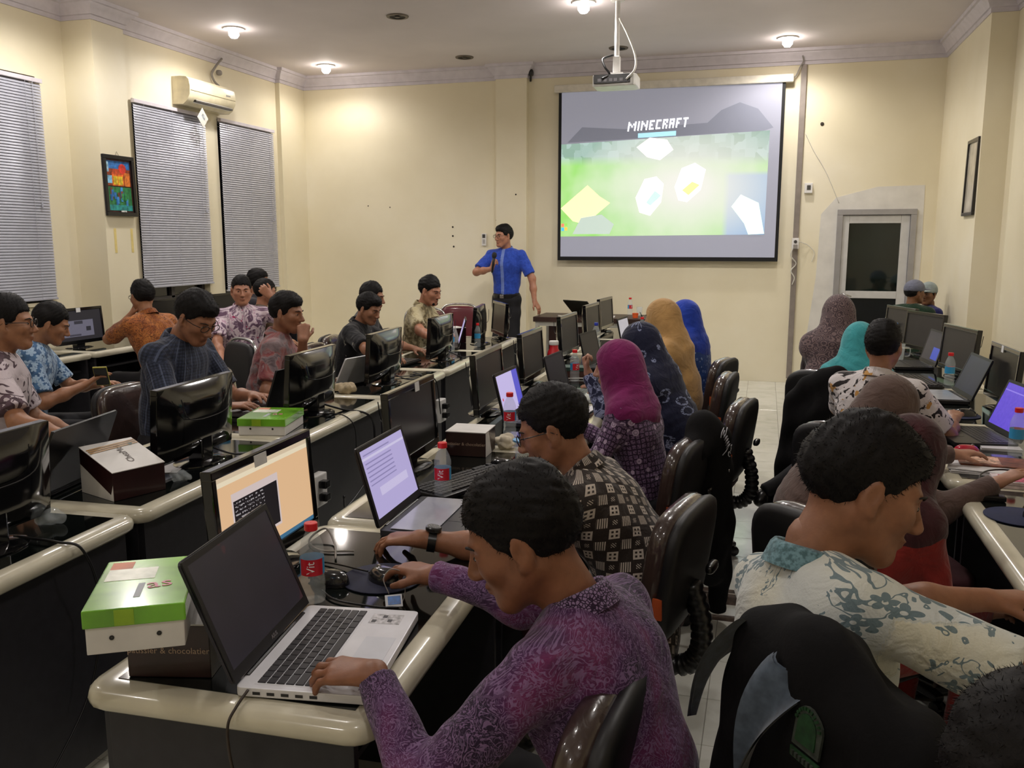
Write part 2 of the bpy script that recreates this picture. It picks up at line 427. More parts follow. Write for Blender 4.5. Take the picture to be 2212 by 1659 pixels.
# framed painting on the left pilaster: flat shapes in relief on a board
FRM = mat('black_frame', '#171314', .3, coat=.3)
def framed(name, lab, loc, rz, w, h, fw, dep, tilt=0):
    t = thing(name, lab, 'picture', loc, rz); t.rotation_euler = (0, RAD(tilt), RAD(rz))
    b = MB().box(0, dep, 0, w, 0, fw).box(0, dep, 0, w, h-fw, h).box(0, dep, 0, fw, fw, h-fw).box(0, dep, w-fw, w, fw, h-fw)
    b.obj('frame', FRM, t, bevel=.004); return t
pt = framed('painting', 'bright folk painting in a black frame on the left pilaster', (XP+.012, 6.70, 1.83), 0, .40, .54, .035, .025, -1.2)
def flat(col, pts, d, name='painted_shape', parent=pt, var=.25):
    m = mat('paint_'+col[1:], col, .6, var=var, nscale=30)
    n = len(pts); MB().add([(d, y, z) for y, z in pts]+[(d+.0012, y, z) for y, z in pts], [tuple(range(n)), tuple(range(2*n-1, n-1, -1))]+[(i, n+i, n+(i+1)%n, (i+1)%n) for i in range(n)]).obj(name, m, parent)
R = lambda y0, y1, z0, z1: [(y0, z0), (y1, z0), (y1, z1), (y0, z1)]
flat('#4a2a25', R(.03, .37, .03, .51), .004, 'board')
flat('#2f6fb5', R(.05, .35, .42, .49), .006); flat('#7fb7d8', R(.05, .12, .29, .36), .0075); flat('#9fc7dd', R(.05, .075, .39, .48), .0075)
flat('#8a3c1e', R(.05, .35, .27, .42), .007); flat('#c24b1f', [(.1,.37),(.13,.42),(.27,.42),(.29,.37)], .0085)
flat('#d9691f', R(.11, .26, .27, .37), .0085); flat('#e8bf2c', R(.125, .18, .28, .355), .0099); flat('#e8bf2c', R(.19, .245, .28, .355), .0099)
flat('#cf3324', [(.25+.05*math.cos(a*.7), .425+.045*math.sin(a*.7)) for a in range(9)], .0095)
flat('#e27a2c', R(.27, .34, .27, .39), .0088)
flat('#2f7d46', R(.05, .35, .06, .26), .006); flat('#2a8f8a', R(.05, .35, .05, .10), .0075)
for i in range(16):
    y = .06+random.random()*.25; z = .08+random.random()*.13
    flat(random.choice(['#2f6fb5', '#3a86c8', '#7a4630', '#2d8f4e']), R(y, y+.028, z, z+.06), .0085+.0002*i)
flat('#d9dcd8', R(.17, .24, .036, .05), .03)
MB().tube([(.01,.17,.53),(.005,.2,.575),(.01,.23,.53)], .0015, 5).obj('hanging_wire', DKMET, pt)

pr = framed('picture_frame', 'narrow dark-framed certificate on the right wall near the corner', (XRP-.005, 9.07, 1.83), 180, .43, .67, .03, .022, -.8)
MB().box(.004, .008, .025, .405, .025, .645).obj('certificate', mat('faded_paper', '#b9b2a2', .25, var=.12, nscale=7, coat=.4), pr)

# projection screen
ps = thing('projection_screen', 'pull-down projector screen with black border on the front wall', 'projection screen', (-2.40, YF-.09, 1.38))
SW, SH = 2.53, 1.93
MB().box(-.05, SW+.08, -.035, .055, SH, SH+.085).obj('casing', mat('casing_paint', '#d6d0c2', .4), ps, bevel=.012)
MB().box(SW-.12, SW-.04, -.037, -.034, SH+.035, SH+.05).obj('casing_label', WHITE, ps)
MB().box(0, SW, .0, .003, 0, SH).obj('black_border', mat('screen_border', '#0d0d0f', .7, var=0), ps)
def glow(name, col, st):
    return mat(name, col, .8, var=0, emit=col, es=st)
def flatxz(name, m, pts, d, parent):
    n = len(pts); return MB().add([(x, -d, z) for x, z in pts]+[(x, -d-.0006, z) for x, z in pts], [tuple(range(n)), tuple(range(2*n-1, n-1, -1))]+[(i, n+i, n+(i+1)%n, (i+1)%n) for i in range(n)]).obj(name, m, parent)
fx0, fx1, fz0, fz1 = .035, SW-.035, .045, SH
def scr_mat():
    t = NT('screen_fabric'); t.base(lin('#8f909c')); t.b.inputs['Roughness'].default_value = .9
    t.b.inputs['Emission Color'].default_value = lin('#b4b6c8'); t.b.inputs['Emission Strength'].default_value = .36; return t.m
fab = flatxz('fabric', scr_mat(), [(fx0, fz0), (fx1, fz0), (fx1, fz1), (fx0, fz1)], .001, ps)
def U(u, v): return (fx0+(fx1-fx0)*u, fz0+(fz1-fz0)*v)
def pic_mat():
    """projected landscape: bright meadow, pale light in the middle, blue water, grey ruins"""
    t = NT('projected_landscape'); co = t.coord('Object')
    sp = t.n.new('ShaderNodeSeparateXYZ'); t.lk(co, sp.inputs[0]); x, z = sp.outputs[0], sp.outputs[2]
    blk = t.n.new('ShaderNodeTexVoronoi'); blk.distance = 'CHEBYCHEV'; blk.inputs['Scale'].default_value = 9; t.lk(co, blk.inputs['Vector'])
    hills = t.ramp(blk.outputs['Color'], [(.2, lin('#9dbcaa')), (.8, lin('#c4ddd6'))])
    meadow = t.ramp(t.noise(co, 3, 2), [(.35, lin('#a2ec70')), (.65, lin('#c8f4a6'))])
    # the skyline of the hills falls from left to right
    h = t.math('ADD', t.math('MULTIPLY', x, -.02), 1.10)
    f = t.math('MULTIPLY', t.math('SUBTRACT', z, h), 9, clamp=True)
    c = t.mix(f, meadow, hills)
    # blue water at the right
    w1 = t.math('MULTIPLY', t.math('SUBTRACT', x, 1.9), 14, clamp=True)
    w2 = t.math('MULTIPLY', t.math('SUBTRACT', 1.0, z), 20, clamp=True)
    c = t.mix(t.math('MULTIPLY', w1, w2), c, lin('#86b4e4'))
    # radial burst of light in the picture itself
    dx = t.math('SUBTRACT', x, 1.5); dz = t.math('SUBTRACT', z, .83)
    r = t.math('SQRT', t.math('ADD', t.math('MULTIPLY', dx, dx), t.math('MULTIPLY', t.math('MULTIPLY', dz, dz), 2.6)))
    g = t.math('SUBTRACT', 1.2, t.math('MULTIPLY', r, .9), clamp=True)
    c = t.mix(t.math('POWER', g, .8), c, lin('#fffdf2'))
    t.base((0,0,0,1)); t.lk(c, t.b.inputs['Emission Color']); t.b.inputs['Emission Strength'].default_value = .95
    t.b.inputs['Roughness'].default_value = 1; t.b.inputs['Specular IOR Level'].default_value = 0; return t.m
pic = flatxz('projected_picture', pic_mat(), [U(0, .125), U(.95, .135), U(.955, .735), U(0, .69)], .003, ps)
sh = [('#7d808e', [(.03,.70),(.93,.735),(.97,.75),(.9,.86),(.82,.9),(.74,.86),(.68,.79),(.3,.77),(.1,.79)], .45),
      ('#fbe7b0', [(.0,.30),(.13,.44),(.19,.37),(.24,.33),(.12,.20),(.06,.22)], .9),
      ('#ffffff', [(.36,.36),(.40,.47),(.455,.485),(.49,.44),(.48,.33),(.43,.25),(.38,.27)], 1.0),
      ('#bfe0da', [(.41,.33),(.45,.40),(.48,.37),(.43,.31)], .8),
      ('#ffffff', [(.54,.42),(.57,.53),(.63,.56),(.68,.52),(.66,.40),(.60,.33),(.56,.34)], 1.0),
      ('#f3dd92', [(.575,.40),(.62,.45),(.655,.43),(.605,.37)], .9),
      ('#fff6f2', [(.36,.66),(.42,.715),(.50,.70),(.53,.64),(.47,.58),(.41,.60)], 1.0),
      ('#d5f1dc', [(.86,.20),(.80,.30),(.84,.37),(.92,.32),(.95,.14),(.88,.135)], .9),
      ('#b8c9c0', [(.06,.14),(.10,.24),(.2,.26),(.26,.2),(.24,.14)], .7)]
for i, (c, q, st) in enumerate(sh):
    flatxz('picture_shape', glow('beam_%s_%d' % (c[1:], i), c, st), [U(*p) for p in q], .0042+.0009*i if i else .0022, pic)
for c, u, v in (('#ea8066', .004, .185), ('#8fd060', .02, .188), ('#4fb3e8', .004, .16), ('#f0c24e', .02, .163)):
    flatxz('picture_shape', glow('beam_sq_'+c[1:], c, .8), [U(u, v), U(u+.014, v), U(u+.014, v+.02), U(u, v+.02)], .013, pic)
# blocky white lettering and the pale bar below it
FONT = {'M': ['10001','11011','10101','10001','10001'], 'I': ['111','010','010','010','111'], 'N': ['1001','1101','1011','1001','1001'],
        'E': ['111','100','110','100','111'], 'C': ['111','100','100','100','111'], 'R': ['111','101','110','101','101'],
        'A': ['111','101','111','101','101'], 'F': ['111','100','110','100','100'], 'T': ['111','010','010','010','010']}
TX = glow('beam_white_title', '#f4f6fa', .95); cx = 0; cells = []
for ch in 'MINECRAFT':
    g = FONT[ch]
    if ch == 'I': g = ['1','1','1','1','1']
    for r, row in enumerate(g):
        for k, q in enumerate(row):
            if q == '1': cells.append((cx+k, 4-r))
    cx += len(g[0])+1
tw = cx-1; b = MB(); x0, z0 = U(.315, .755); cw = (fx1-fx0)*.275/tw; chh = .105/5
for k, r in cells:
    sk = r*.004+ (k/tw)*.035
    b.box(x0+k*cw+r*.003, x0+(k+1)*cw+r*.003, -.0055, -.0045, z0+r*chh+(k/tw)*.03, z0+(r+1)*chh+(k/tw)*.03)
b.obj('title_lettering', TX, pic)
flatxz('title_bar', glow('beam_pale_blue', '#a9dcea', .8), [U(.365, .715), U(.54, .722), U(.54, .75), U(.365, .742)], .005, pic)

# conduit, boxes, remote, nail holes
tag(MB().box(.285, .345, YF-.035, YF, .05, 3.5).obj('cable_conduit', mat('conduit_grey', '#8a8078', .5), bevel=.006), 'tall grey cable conduit on the front wall beside the screen', 'conduit')
tag(MB().tube(curve_pts([(.13, YF-.06, 3.37), (.22, YF-.05, 3.37), (.27, YF-.06, 3.47), (.30, YF-.06, 3.53), (.29, YF-.09, 3.58)]), .008, 6).obj('screen_power_lead', GREYC, smooth=True), 'short grey lead between screen casing and conduit top', 'cable')
sb = thing('wall_switch', 'white wall control box with dark window right of the conduit', 'switch', (.38, YF-.045, 2.13))
MB().box(0, .085, 0, .045, 0, .11).obj('box', WHITE, sb, bevel=.006)
MB().box(.025, .065, -.003, .0, .035, .085).obj('rocker', mat('dark_window', '#4b4946', .3), sb)
so = thing('wall_socket', 'white double socket strapped onto the grey conduit', 'socket', (.275, YF-.08, 1.52))
MB().box(0, .075, 0, .045, 0, .12).obj('box', WHITE, so, bevel=.006)
MB().lathe([(.001,0),(.018,0),(.018,.006),(.014,.008)], 14).obj('outlet', mat('dark_window', '#4b4946', .3), so).matrix_local = Matrix.Translation((.037, -.001, .08)) @ Matrix.Rotation(RAD(90), 4, 'X')
MB().box(.015, .06, -.04, 0, .0, .05).obj('plug', GREYC, so, bevel=.005)
tag(MB().tube(curve_pts([(.30, YF-.11, 1.56), (.27, YF-.09, 1.45), (.33, YF-.06, 1.36), (.28, YF-.07, 1.28), (.32, YF-.05, 1.2), (.30, YF-.04, 1.12)]), .006, 6).obj('socket_lead', WHC, smooth=True), 'white lead looping down from the socket on the conduit', 'cable')
tag(MB().tube(curve_pts([(.35, YF-.09, 1.60), (.45, YF-.02, 1.56), (.52, YF-.015, 1.48), (.50, YF-.015, 1.38)]), .004, 5).obj('thin_lead', WHC, smooth=True), 'thin white lead trailing to the right of the socket', 'cable')
tag(MB().tube(curve_pts([(.36, YF-.008, 2.78), (.45, YF-.008, 2.6), (.6, YF-.008, 2.35), (.75, YF-.008, 2.02)]), .003, 5).obj('surface_wire', WHC, smooth=True), 'thin wire running down the wall to the door frame', 'cable')
rm = thing('remote_control', 'white air conditioner remote in its holder behind the speaker', 'remote', (-3.375, YF-.035, 1.55))
MB().box(0, .06, 0, .03, 0, .15).obj('case', WHITE, rm, bevel=.008)
MB().box(.012, .048, -.002, 0, .095, .14).obj('display', mat('dark_window', '#4b4946', .3), rm)
for r in range(3):
    MB().box(.015, .045, -.002, 0, .03+.018*r, .04+.018*r).obj('button', GREYC, rm)
for k, (x, z, s) in enumerate([(-3.76, 1.78, .012), (-3.76, 1.67, .012), (-3.75, 1.54, .012), (-3.19, 1.86, .01), (.53, 2.87, .02), (-2.92, 2.16, .01), (-4.9, 2.05, .008), (-4.6, 2.03, .008)]):
    yy = YF-.09 if -3.17 < x < -2.79 else YF
    o = MB().lathe([(.001, 0), (s*.8, 0), (s, s*.3), (s*.4, s*.6)], 9).obj('wall_plug_hole', mat('hole_dark', '#3b342c', .9), wf)
    o.matrix_local = Matrix.Translation((x, yy-.0005, z)) @ Matrix.Rotation(RAD(90), 4, 'X')
tag(MB().sell((-2.745, YF-.06, 3.56), (.03, .05, .04), .7, .6, 10, 6).tube([(-2.745, YF-.06, 3.53), (-2.76, YF-.02, 3.47)], .012, 6).obj('motion_sensor', BLKP, smooth=True), 'small black sensor tucked beside the pilaster under the cornice', 'sensor')

# projector on its pole
pj = thing('projector', 'projector with black rear panel hanging from a white ceiling pole', 'projector', (-1.32, 7.95, ZC))
MB().lathe([(.06, -.015), (.06, 0), (.001, 0)], 18).lathe([(.022, -.5), (.022, 0)], 14).obj('pole', WHITE, pj, smooth=35)
MB().box(-.03, .03, -.03, .03, -.62, -.47).obj('bracket', WHITE, pj, bevel=.006)
MB().box(-.06, .06, -.05, .05, -.63, -.61).obj('mount_plate', WHITE, pj, bevel=.003)
b = MB().prism([(-.19, -.12), (.17, -.14), (.19, -.1), (.19, .12), (.15, .15), (-.16, .15), (-.19, .11)], -.735, -.635); b.obj('body', mat('projector_case', '#d6d6d2', .3), pj, bevel=.012)
MB().box(-.175, .14, -.146, -.132, -.715, -.64).obj('rear_panel', BLKP, pj, bevel=.004)
for x in (-.14, -.09, -.04, .0, .05): MB().box(x, x+.03, -.15, -.145, -.70, -.675).obj('port', mat('port_grey', '#6f6d70', .4, metal=.5), pj)
MB().lathe([(.001, 0), (.04, 0), (.045, .03), (.035, .035)], 20).obj('lens', mat('lens_glass', '#1a2030', .05, coat=1), pj).matrix_local = Matrix.Translation((.06, .145, -.685)) @ Matrix.Rotation(RAD(-90), 4, 'X')
tag(MB().tube(curve_pts([(-1.30, 7.93, 3.50), (-1.22, 7.90, 3.35), (-1.15, 7.86, 3.18), (-1.14, 7.80, 3.05), (-1.21, 7.79, 2.97)]), .009, 6).obj('projector_lead', WHC, smooth=True), 'white lead curving from the pole into the projector', 'cable')
tag(MB().tube(curve_pts([(-1.35, 7.93, 3.2), (-1.43, 7.88, 3.16), (-1.40, 7.83, 3.08), (-1.36, 7.82, 3.02), (-1.42, 7.79, 2.98)]), .011, 6).obj('signal_cable', BLKC, smooth=True), 'black signal cable bunched behind the hanging projector', 'cable')
# ---------------------------------------------------------------- furniture and equipment builders
CREAM = mat('cream_desk_edge', '#cdc7b2', .22, coat=.4, var=.05, nscale=7)
DGLASS = mat('black_glass_top', '#0d1110', .06, var=.15, nscale=2, spec=.7)
CHAR = mat('charcoal_panel', '#26252a', .45, var=.08, nscale=30)
CHAR2 = mat('charcoal_dark_panel', '#1d1c20', .5, var=.08)  # darker charcoal for the boards, tray and rail beneath the top
def desk_proto(L=1.06, D=.62):
    t = thing('computer_desk', 'x', 'desk')
    prof = [(-.03, .748), (.004, .75), (.018, .746), (.027, .736), (.03, .724), (.027, .712), (.016, .703), (0, .70), (-.03, .70)]
    MB().sweep(rrect(.03, D-.03, .03, L-.03, .03, 4), prof).obj('edge_trim', CREAM, t, smooth=50)
    MB().box(.058, D-.058, .058, L-.058, .735, .7495).obj('glass_top', DGLASS, t)
    MB().box(.058, D-.058, .058, L-.058, .70, .734).obj('top_board', CHAR2, t)
    MB().box(.035, .053, .04, L-.04, .05, .70).obj('modesty_panel', CHAR, t)
    for y in (.03, L-.05): MB().box(.053, D-.05, y, y+.02, .0, .70).obj('side_panel', CHAR, t, bevel=.002)
    MB().box(.12, D-.09, .06, L-.06, .60, .615).obj('keyboard_tray', CHAR2, t)
    MB().box(.053, .07, .05, L-.05, .5, .70).obj('cable_rail', CHAR2, t)
    return t
DESK = desk_proto()

# monitor: screen looks along -y, origin on the desk under the neck
MBLK = mat('gloss_black_plastic', '#0c0c0e', .12, coat=.6, var=0)
SOFF = mat('dark_screen', '#121113', .3, var=.1, nscale=2, spec=.6)
SOFFG = mat('dark_matte_screen', '#3b3837', .42, var=.08, nscale=2, spec=.5)
STK = mat('white_sticker', '#dfe0e0', .6, var=.03)
def monitor_proto(screen, name='monitor'):
    t = thing(name, 'x', 'monitor'); w, h, zb = .25, .29, .032
    T = Matrix.Rotation(RAD(-4), 4, 'X')
    b = MB().at(T)
    b.box(-w, w, -.012, .018, zb, zb+.032).box(-w, w, -.012, .018, zb+h-.024, zb+h).box(-w, -w+.02, -.012, .018, zb+.03, zb+h-.02).box(w-.02, w, -.012, .018, zb+.03, zb+h-.02)
    b.obj('bezel', MBLK, t, bevel=.004)
    MB().at(T).box(-w+.015, w-.015, -.006, .01, zb+.03, zb+h-.02).obj('screen', screen, t)
    # back shell: bulging panel
    bb = MB().at(T); nx, nz = 12, 8; vs = []; fs = []
    for j in range(nz+1):
        for i in range(nx+1):
            u = i/nx*2-1; v = j/nz*2-1
            d = .018+.042*(1-abs(u)**4)*(1-abs(v)**4)**.8*(1-.25*v)
            vs.append((u*(w-.003), d, zb+h/2+v*(h/2-.003)))
    for j in range(nz):
        for i in range(nx):
            a = j*(nx+1)+i; fs.append((a+1, a, a+nx+1, a+nx+2))
    bb.add(vs, fs).obj('back_shell', MBLK, t, smooth=True)
    MB().at(T).tube(curve_pts([(-.17, .062, zb+.25), (-.13, .070, zb+.17), (0, .076, zb+.155), (.13, .070, zb+.17), (.17, .062, zb+.25)], 5), .002, 5).obj('styling_line', mat('gloss_edge', '#2c2c30', .1, coat=.8), t)
    MB().prism([(-.045, .01), (.045, .01), (.035, .07), (-.035, .07)], .012, .12).obj('neck', MBLK, t, bevel=.006)
    bs = MB(); bs.M = Matrix.Translation((0, .03, 0)) @ Matrix.Diagonal((1.35, .95, 1, 1)); bs.lathe([(.001, .016), (.03, .015), (.07, .010), (.09, .004), (.091, 0), (.001, 0)], 26, False).obj('base', MBLK, t, smooth=40)
    return t
def sticker(mon, x=0.02, w=.045, h=.035):
    return MB().at(Matrix.Rotation(RAD(-4), 4, 'X')).box(x, x+w, -.0135, -.0122, .285, .285+h).obj('sticker', STK, mon)

# laptop: hinge on local y=0, base towards -y, origin on the desk
def laptop(name, lab, loc, rz, w=.37, d=.25, base='#1b1a1d', lid='#17161a', scr=None, ang=108, deck=None, keys='stuff', keycol='#17171a', pad=True, lidh=None, group=None, frame='#141317', cat='laptop'):
    t = thing(name, lab, cat, loc, rz, group); lh = lidh or d*.96
    bm_ = mat('case_'+base[1:], base, .35, metal=.2, var=.04); lm = mat('case_'+lid[1:], lid, .35, metal=.2, var=.04); fm = mat('case_'+frame[1:], frame, .4, var=.04)
    MB().prism(pts2(rrect(-w/2, w/2, -d, 0, .012, 3)), .002, .020).obj('base', bm_, t, bevel=.002)
    for x in (-w/2+.03, w/2-.03):
        for y in (-d+.03, -.03): MB().box(x-.01, x+.01, y-.008, y+.008, 0, .003).obj('rubber_foot', BLKP, t)
    T = Matrix.Translation((0, -.004, .018)) @ Matrix.Rotation(RAD(90-ang), 4, 'X')
    L = MB(); L.M = T
    # lid in its own plane: x across, z up, front face at y=0
    q = pts2(rrect(-w/2, w/2, .006, lh, .012, 3))
    n = len(q)
    L.add([(x, .009, z) for x, z in q]+[(x, .003, z) for x, z in q], [tuple(range(n-1,-1,-1)), tuple(range(n, 2*n))]+[(i, (i+1) % n, n+(i+1) % n, n+i) for i in range(n)])
    ld = L.obj('lid', lm, t, clean=True)
    b = MB(); b.M = T; b.box(-w/2+.002, w/2-.002, -.001, .003, .008, .03).box(-w/2+.002, w/2-.002, -.001, .003, lh-.014, lh-.002).box(-w/2+.002, -w/2+.014, -.001, .003, .03, lh-.014).box(w/2-.014, w/2-.002, -.001, .003, .03, lh-.014)
    b.obj('bezel', fm, ld)
    b = MB(); b.M = T; b.box(-w/2+.013, w/2-.013, .0, .003, .029, lh-.013).obj('screen', scr or SOFF, ld)
    b = MB(); b.M = Matrix.Translation((0, -.004, .016)) @ Matrix.Rotation(RAD(90), 4, 'Y'); b.lathe([(.007, -w*.38), (.007, w*.38)], 10).obj('hinge', fm, t)
    km = mat('keys_'+keycol[1:], keycol, .45, var=.05)
    ky0, ky1 = -.035, -.035-d*.43; kx0, kx1 = -w*.45, w*.45
    if keys:
        kb = MB().box(kx0-.003, kx1+.003, ky1-.003, ky0+.003, .0195, .0205).obj('keyboard', mat('key_bed_'+base[1:], base, .5, var=.02), t)
        rows = [15, 15, 14, 13, 12, 8]; hgt = (ky0-ky1)/6; sm = MB()
        cache = {}
        for r, nk in enumerate(rows):
            ws = [1.0]*nk
            if r in (2,): ws[0] = 1.4; ws[-1] = 1.4
            if r in (3,): ws[0] = 1.6; ws[-1] = 1.8
            if r in (4,): ws[0] = 2.0; ws[-1] = 2.0
            if r == 5: ws = [1.2, 1.2, 1.2, 5.4, 1.2, 1.2, 1.2, 1.2]
            tot = sum(ws); x = kx0
            for q_ in ws:
                kw = (kx1-kx0)*q_/tot; yy = ky0-r*hgt
                if keys == 'each':
                    key = (round(kw, 4))
                    if key not in cache:
                        cache[key] = MB().box(-kw/2+.0012, kw/2-.0012, -hgt/2+.0012, hgt/2-.0012, 0, .0025).mesh('key', bevel=.0008, seg=1)
                    o = link('key', cache[key], km, kb); o.location = (x+kw/2, yy-hgt/2, .0203)
                else: sm.box(x+.001, x+kw-.001, yy-hgt+.001, yy-.001, .0203, .0222)
                x += kw
        if keys != 'each': stuff(sm.obj('keys', km, t))
    if pad:
        MB().box(-.05, .05, -d+.015, -d+.08, .0198, .0206).obj('touchpad', mat('pad_'+base[1:], deck or base, .3, var=.03), t)
    return t

def lit(name, stops, es=.8, scale=6, kind='doc'):
    """a lit display: pale page with darker lines or panels"""
    t = NT(name); co = t.coord('Object')
    v = t.n.new('ShaderNodeTexBrick'); t.lk(co, v.inputs['Vector'])
    n = t.noise(co, scale, 4)
    c = t.ramp(n, [(i/(max(1, len(stops)-1))*.3+.35, lin(s)) for i, s in enumerate(stops)])
    t.n.remove(v)
    t.base((.01, .01, .01, 1)); t.lk(c, t.b.inputs['Emission Color']); t.b.inputs['Emission Strength'].default_value = es
    t.b.inputs['Roughness'].default_value = .15; return t.m

def keyboard_proto():
    t = thing('keyboard', 'x', 'keyboard'); m = mat('keyboard_black', '#151417', .4, var=.05)
    MB().prism(pts2(rrect(-.22, .22, -.085, .085, .015, 3)), .004, .018).obj('case', m, t, bevel=.004)
    for x in (-.18, .18):
        for y in (-.06, .06): MB().lathe([(.008, 0), (.008, .005)], 8).obj('foot', BLKP, t).location = (x, y, 0)
    b = MB()
    for r in range(6):
        for k in range(21):
            if k in (15, 19) and r == 0: continue
            b.box(-.208+k*.0198, -.208+k*.0198+.017, .055-r*.024, .055-r*.024+.019, .017, .0235)
    stuff(b.obj('keys', mat('keycap_black', '#232226', .38, var=.08), t)); return t
KEYB = keyboard_proto()
def mouse_proto(col='#1a1a1d', name='computer_mouse'):
    t = thing(name, 'x', 'mouse'); m = mat('mouse_'+col[1:], col, .2, coat=.5, var=.03)
    b = MB(); vs = []; fs = []; n, k = 18, 7
    for j in range(k+1):
        f = j/k
        for i in range(n):
            a = 2*math.pi*i/n; rr = math.cos(f*math.pi/2)**.6
            vs.append((.031*rr*math.cos(a), .056*rr*math.sin(a)-.006*f, .036*math.sin(f*math.pi/2)))
    for j in range(k):
        for i in range(n): fs.append((j*n+i, j*n+(i+1) % n, (j+1)*n+(i+1) % n, (j+1)*n+i))
    fs.append(tuple(range(n-1,-1,-1))); b.add(vs, fs).obj('shell', m, t, smooth=60)
    MB().at(Matrix.Translation((0, .024, .031)) @ Matrix.Rotation(RAD(90), 4, 'Y')).lathe([(.007, -.003), (.007, .003)], 12).obj('wheel', GREYC, t)
    MB().tube([(0, .055, .008), (0, .062, .006)], .003, 6).obj('cable_relief', BLKP, t); return t
MOUSE = mouse_proto()
def mousepad(lab, x, y, rz=0, c='#1d2038'):
    o = tag(MB().lathe([(.001, 0), (.1, 0), (.103, .001), (.103, .003), (.1, .004), (.001, .004)], 30, False).obj('mouse_pad', mat('pad_cloth_'+c[1:], c, .8, var=.08), smooth=40), lab, 'mouse pad', 'round mouse pads')
    o.location = (x, y, .7505); o.rotation_euler = (0, 0, RAD(rz)); return o

# water bottles
PETM = mat('clear_plastic', '#dfe9ec', .06, var=0, spec=.9, alpha=.2)
WATER = mat('water', '#e8f2f5', .02, var=0, trans=1, ior=1.2)
def bottle_proto(h=.195, r=.029, cap='#d8232a', lab1='#3c9bd0', lab2='#cf2233', text=True, name='water_bottle', body=None):
    t = thing(name, 'x', 'bottle'); k = h/.195
    pr = [(r*.6, 0), (r*.95, .003), (r, .012), (r, .035), (r*.93, .04), (r, .045), (r, .058), (r*.93, .062), (r*.96, .066), (r*.96, .118), (r, .122), (r*.97, .135), (r*.8, .152), (r*.5, .17), (.0135, .175), (.0135, .184)]
    MB().lathe([(a, b*k) for a, b in pr], 20).obj('bottle_body', body or PETM, t, smooth=60)
    MB().lathe([(a, b*k) for a, b in ((.0145, .177), (.0158, .178), (.0158, .194), (.0145, .1955), (.001, .1955))], 18, False).obj('cap', mat('cap_'+cap[1:], cap, .35), t, smooth=35)
    if lab1:
        rl = r*.975; z0, z1 = .072*k, .112*k
        for c, a0, a1 in ((lab1, 10, 175), (lab2, 175, 300), (lab1, 300, 370)):
            b = MB(); n = 14; vs = []
            for i in range(n+1):
                a = RAD(a0+(a1-a0)*i/n); vs += [(rl*math.cos(a), rl*math.sin(a), z0), (rl*math.cos(a), rl*math.sin(a), z1)]
            b.add(vs, [(2*i, 2*i+2, 2*i+3, 2*i+1) for i in range(n)]).obj('label_wrap', mat('wrap_'+c[1:], c, .35, var=.05), t, smooth=True)
        if text:
            tx = text_mb('Vit', .027*k, .0)
            # lettering runs up the label and wraps round it
            tx.v = [((rl+.0013)*math.cos(RAD(237)-py/rl), (rl+.0013)*math.sin(RAD(237)-py/rl), (z0+z1)/2+px) for px, py, pz in tx.v]
            tx.obj('label_lettering', mat('lettering_white', '#f2f0f0', .5, var=0), t)
    return t
BOT = bottle_proto()

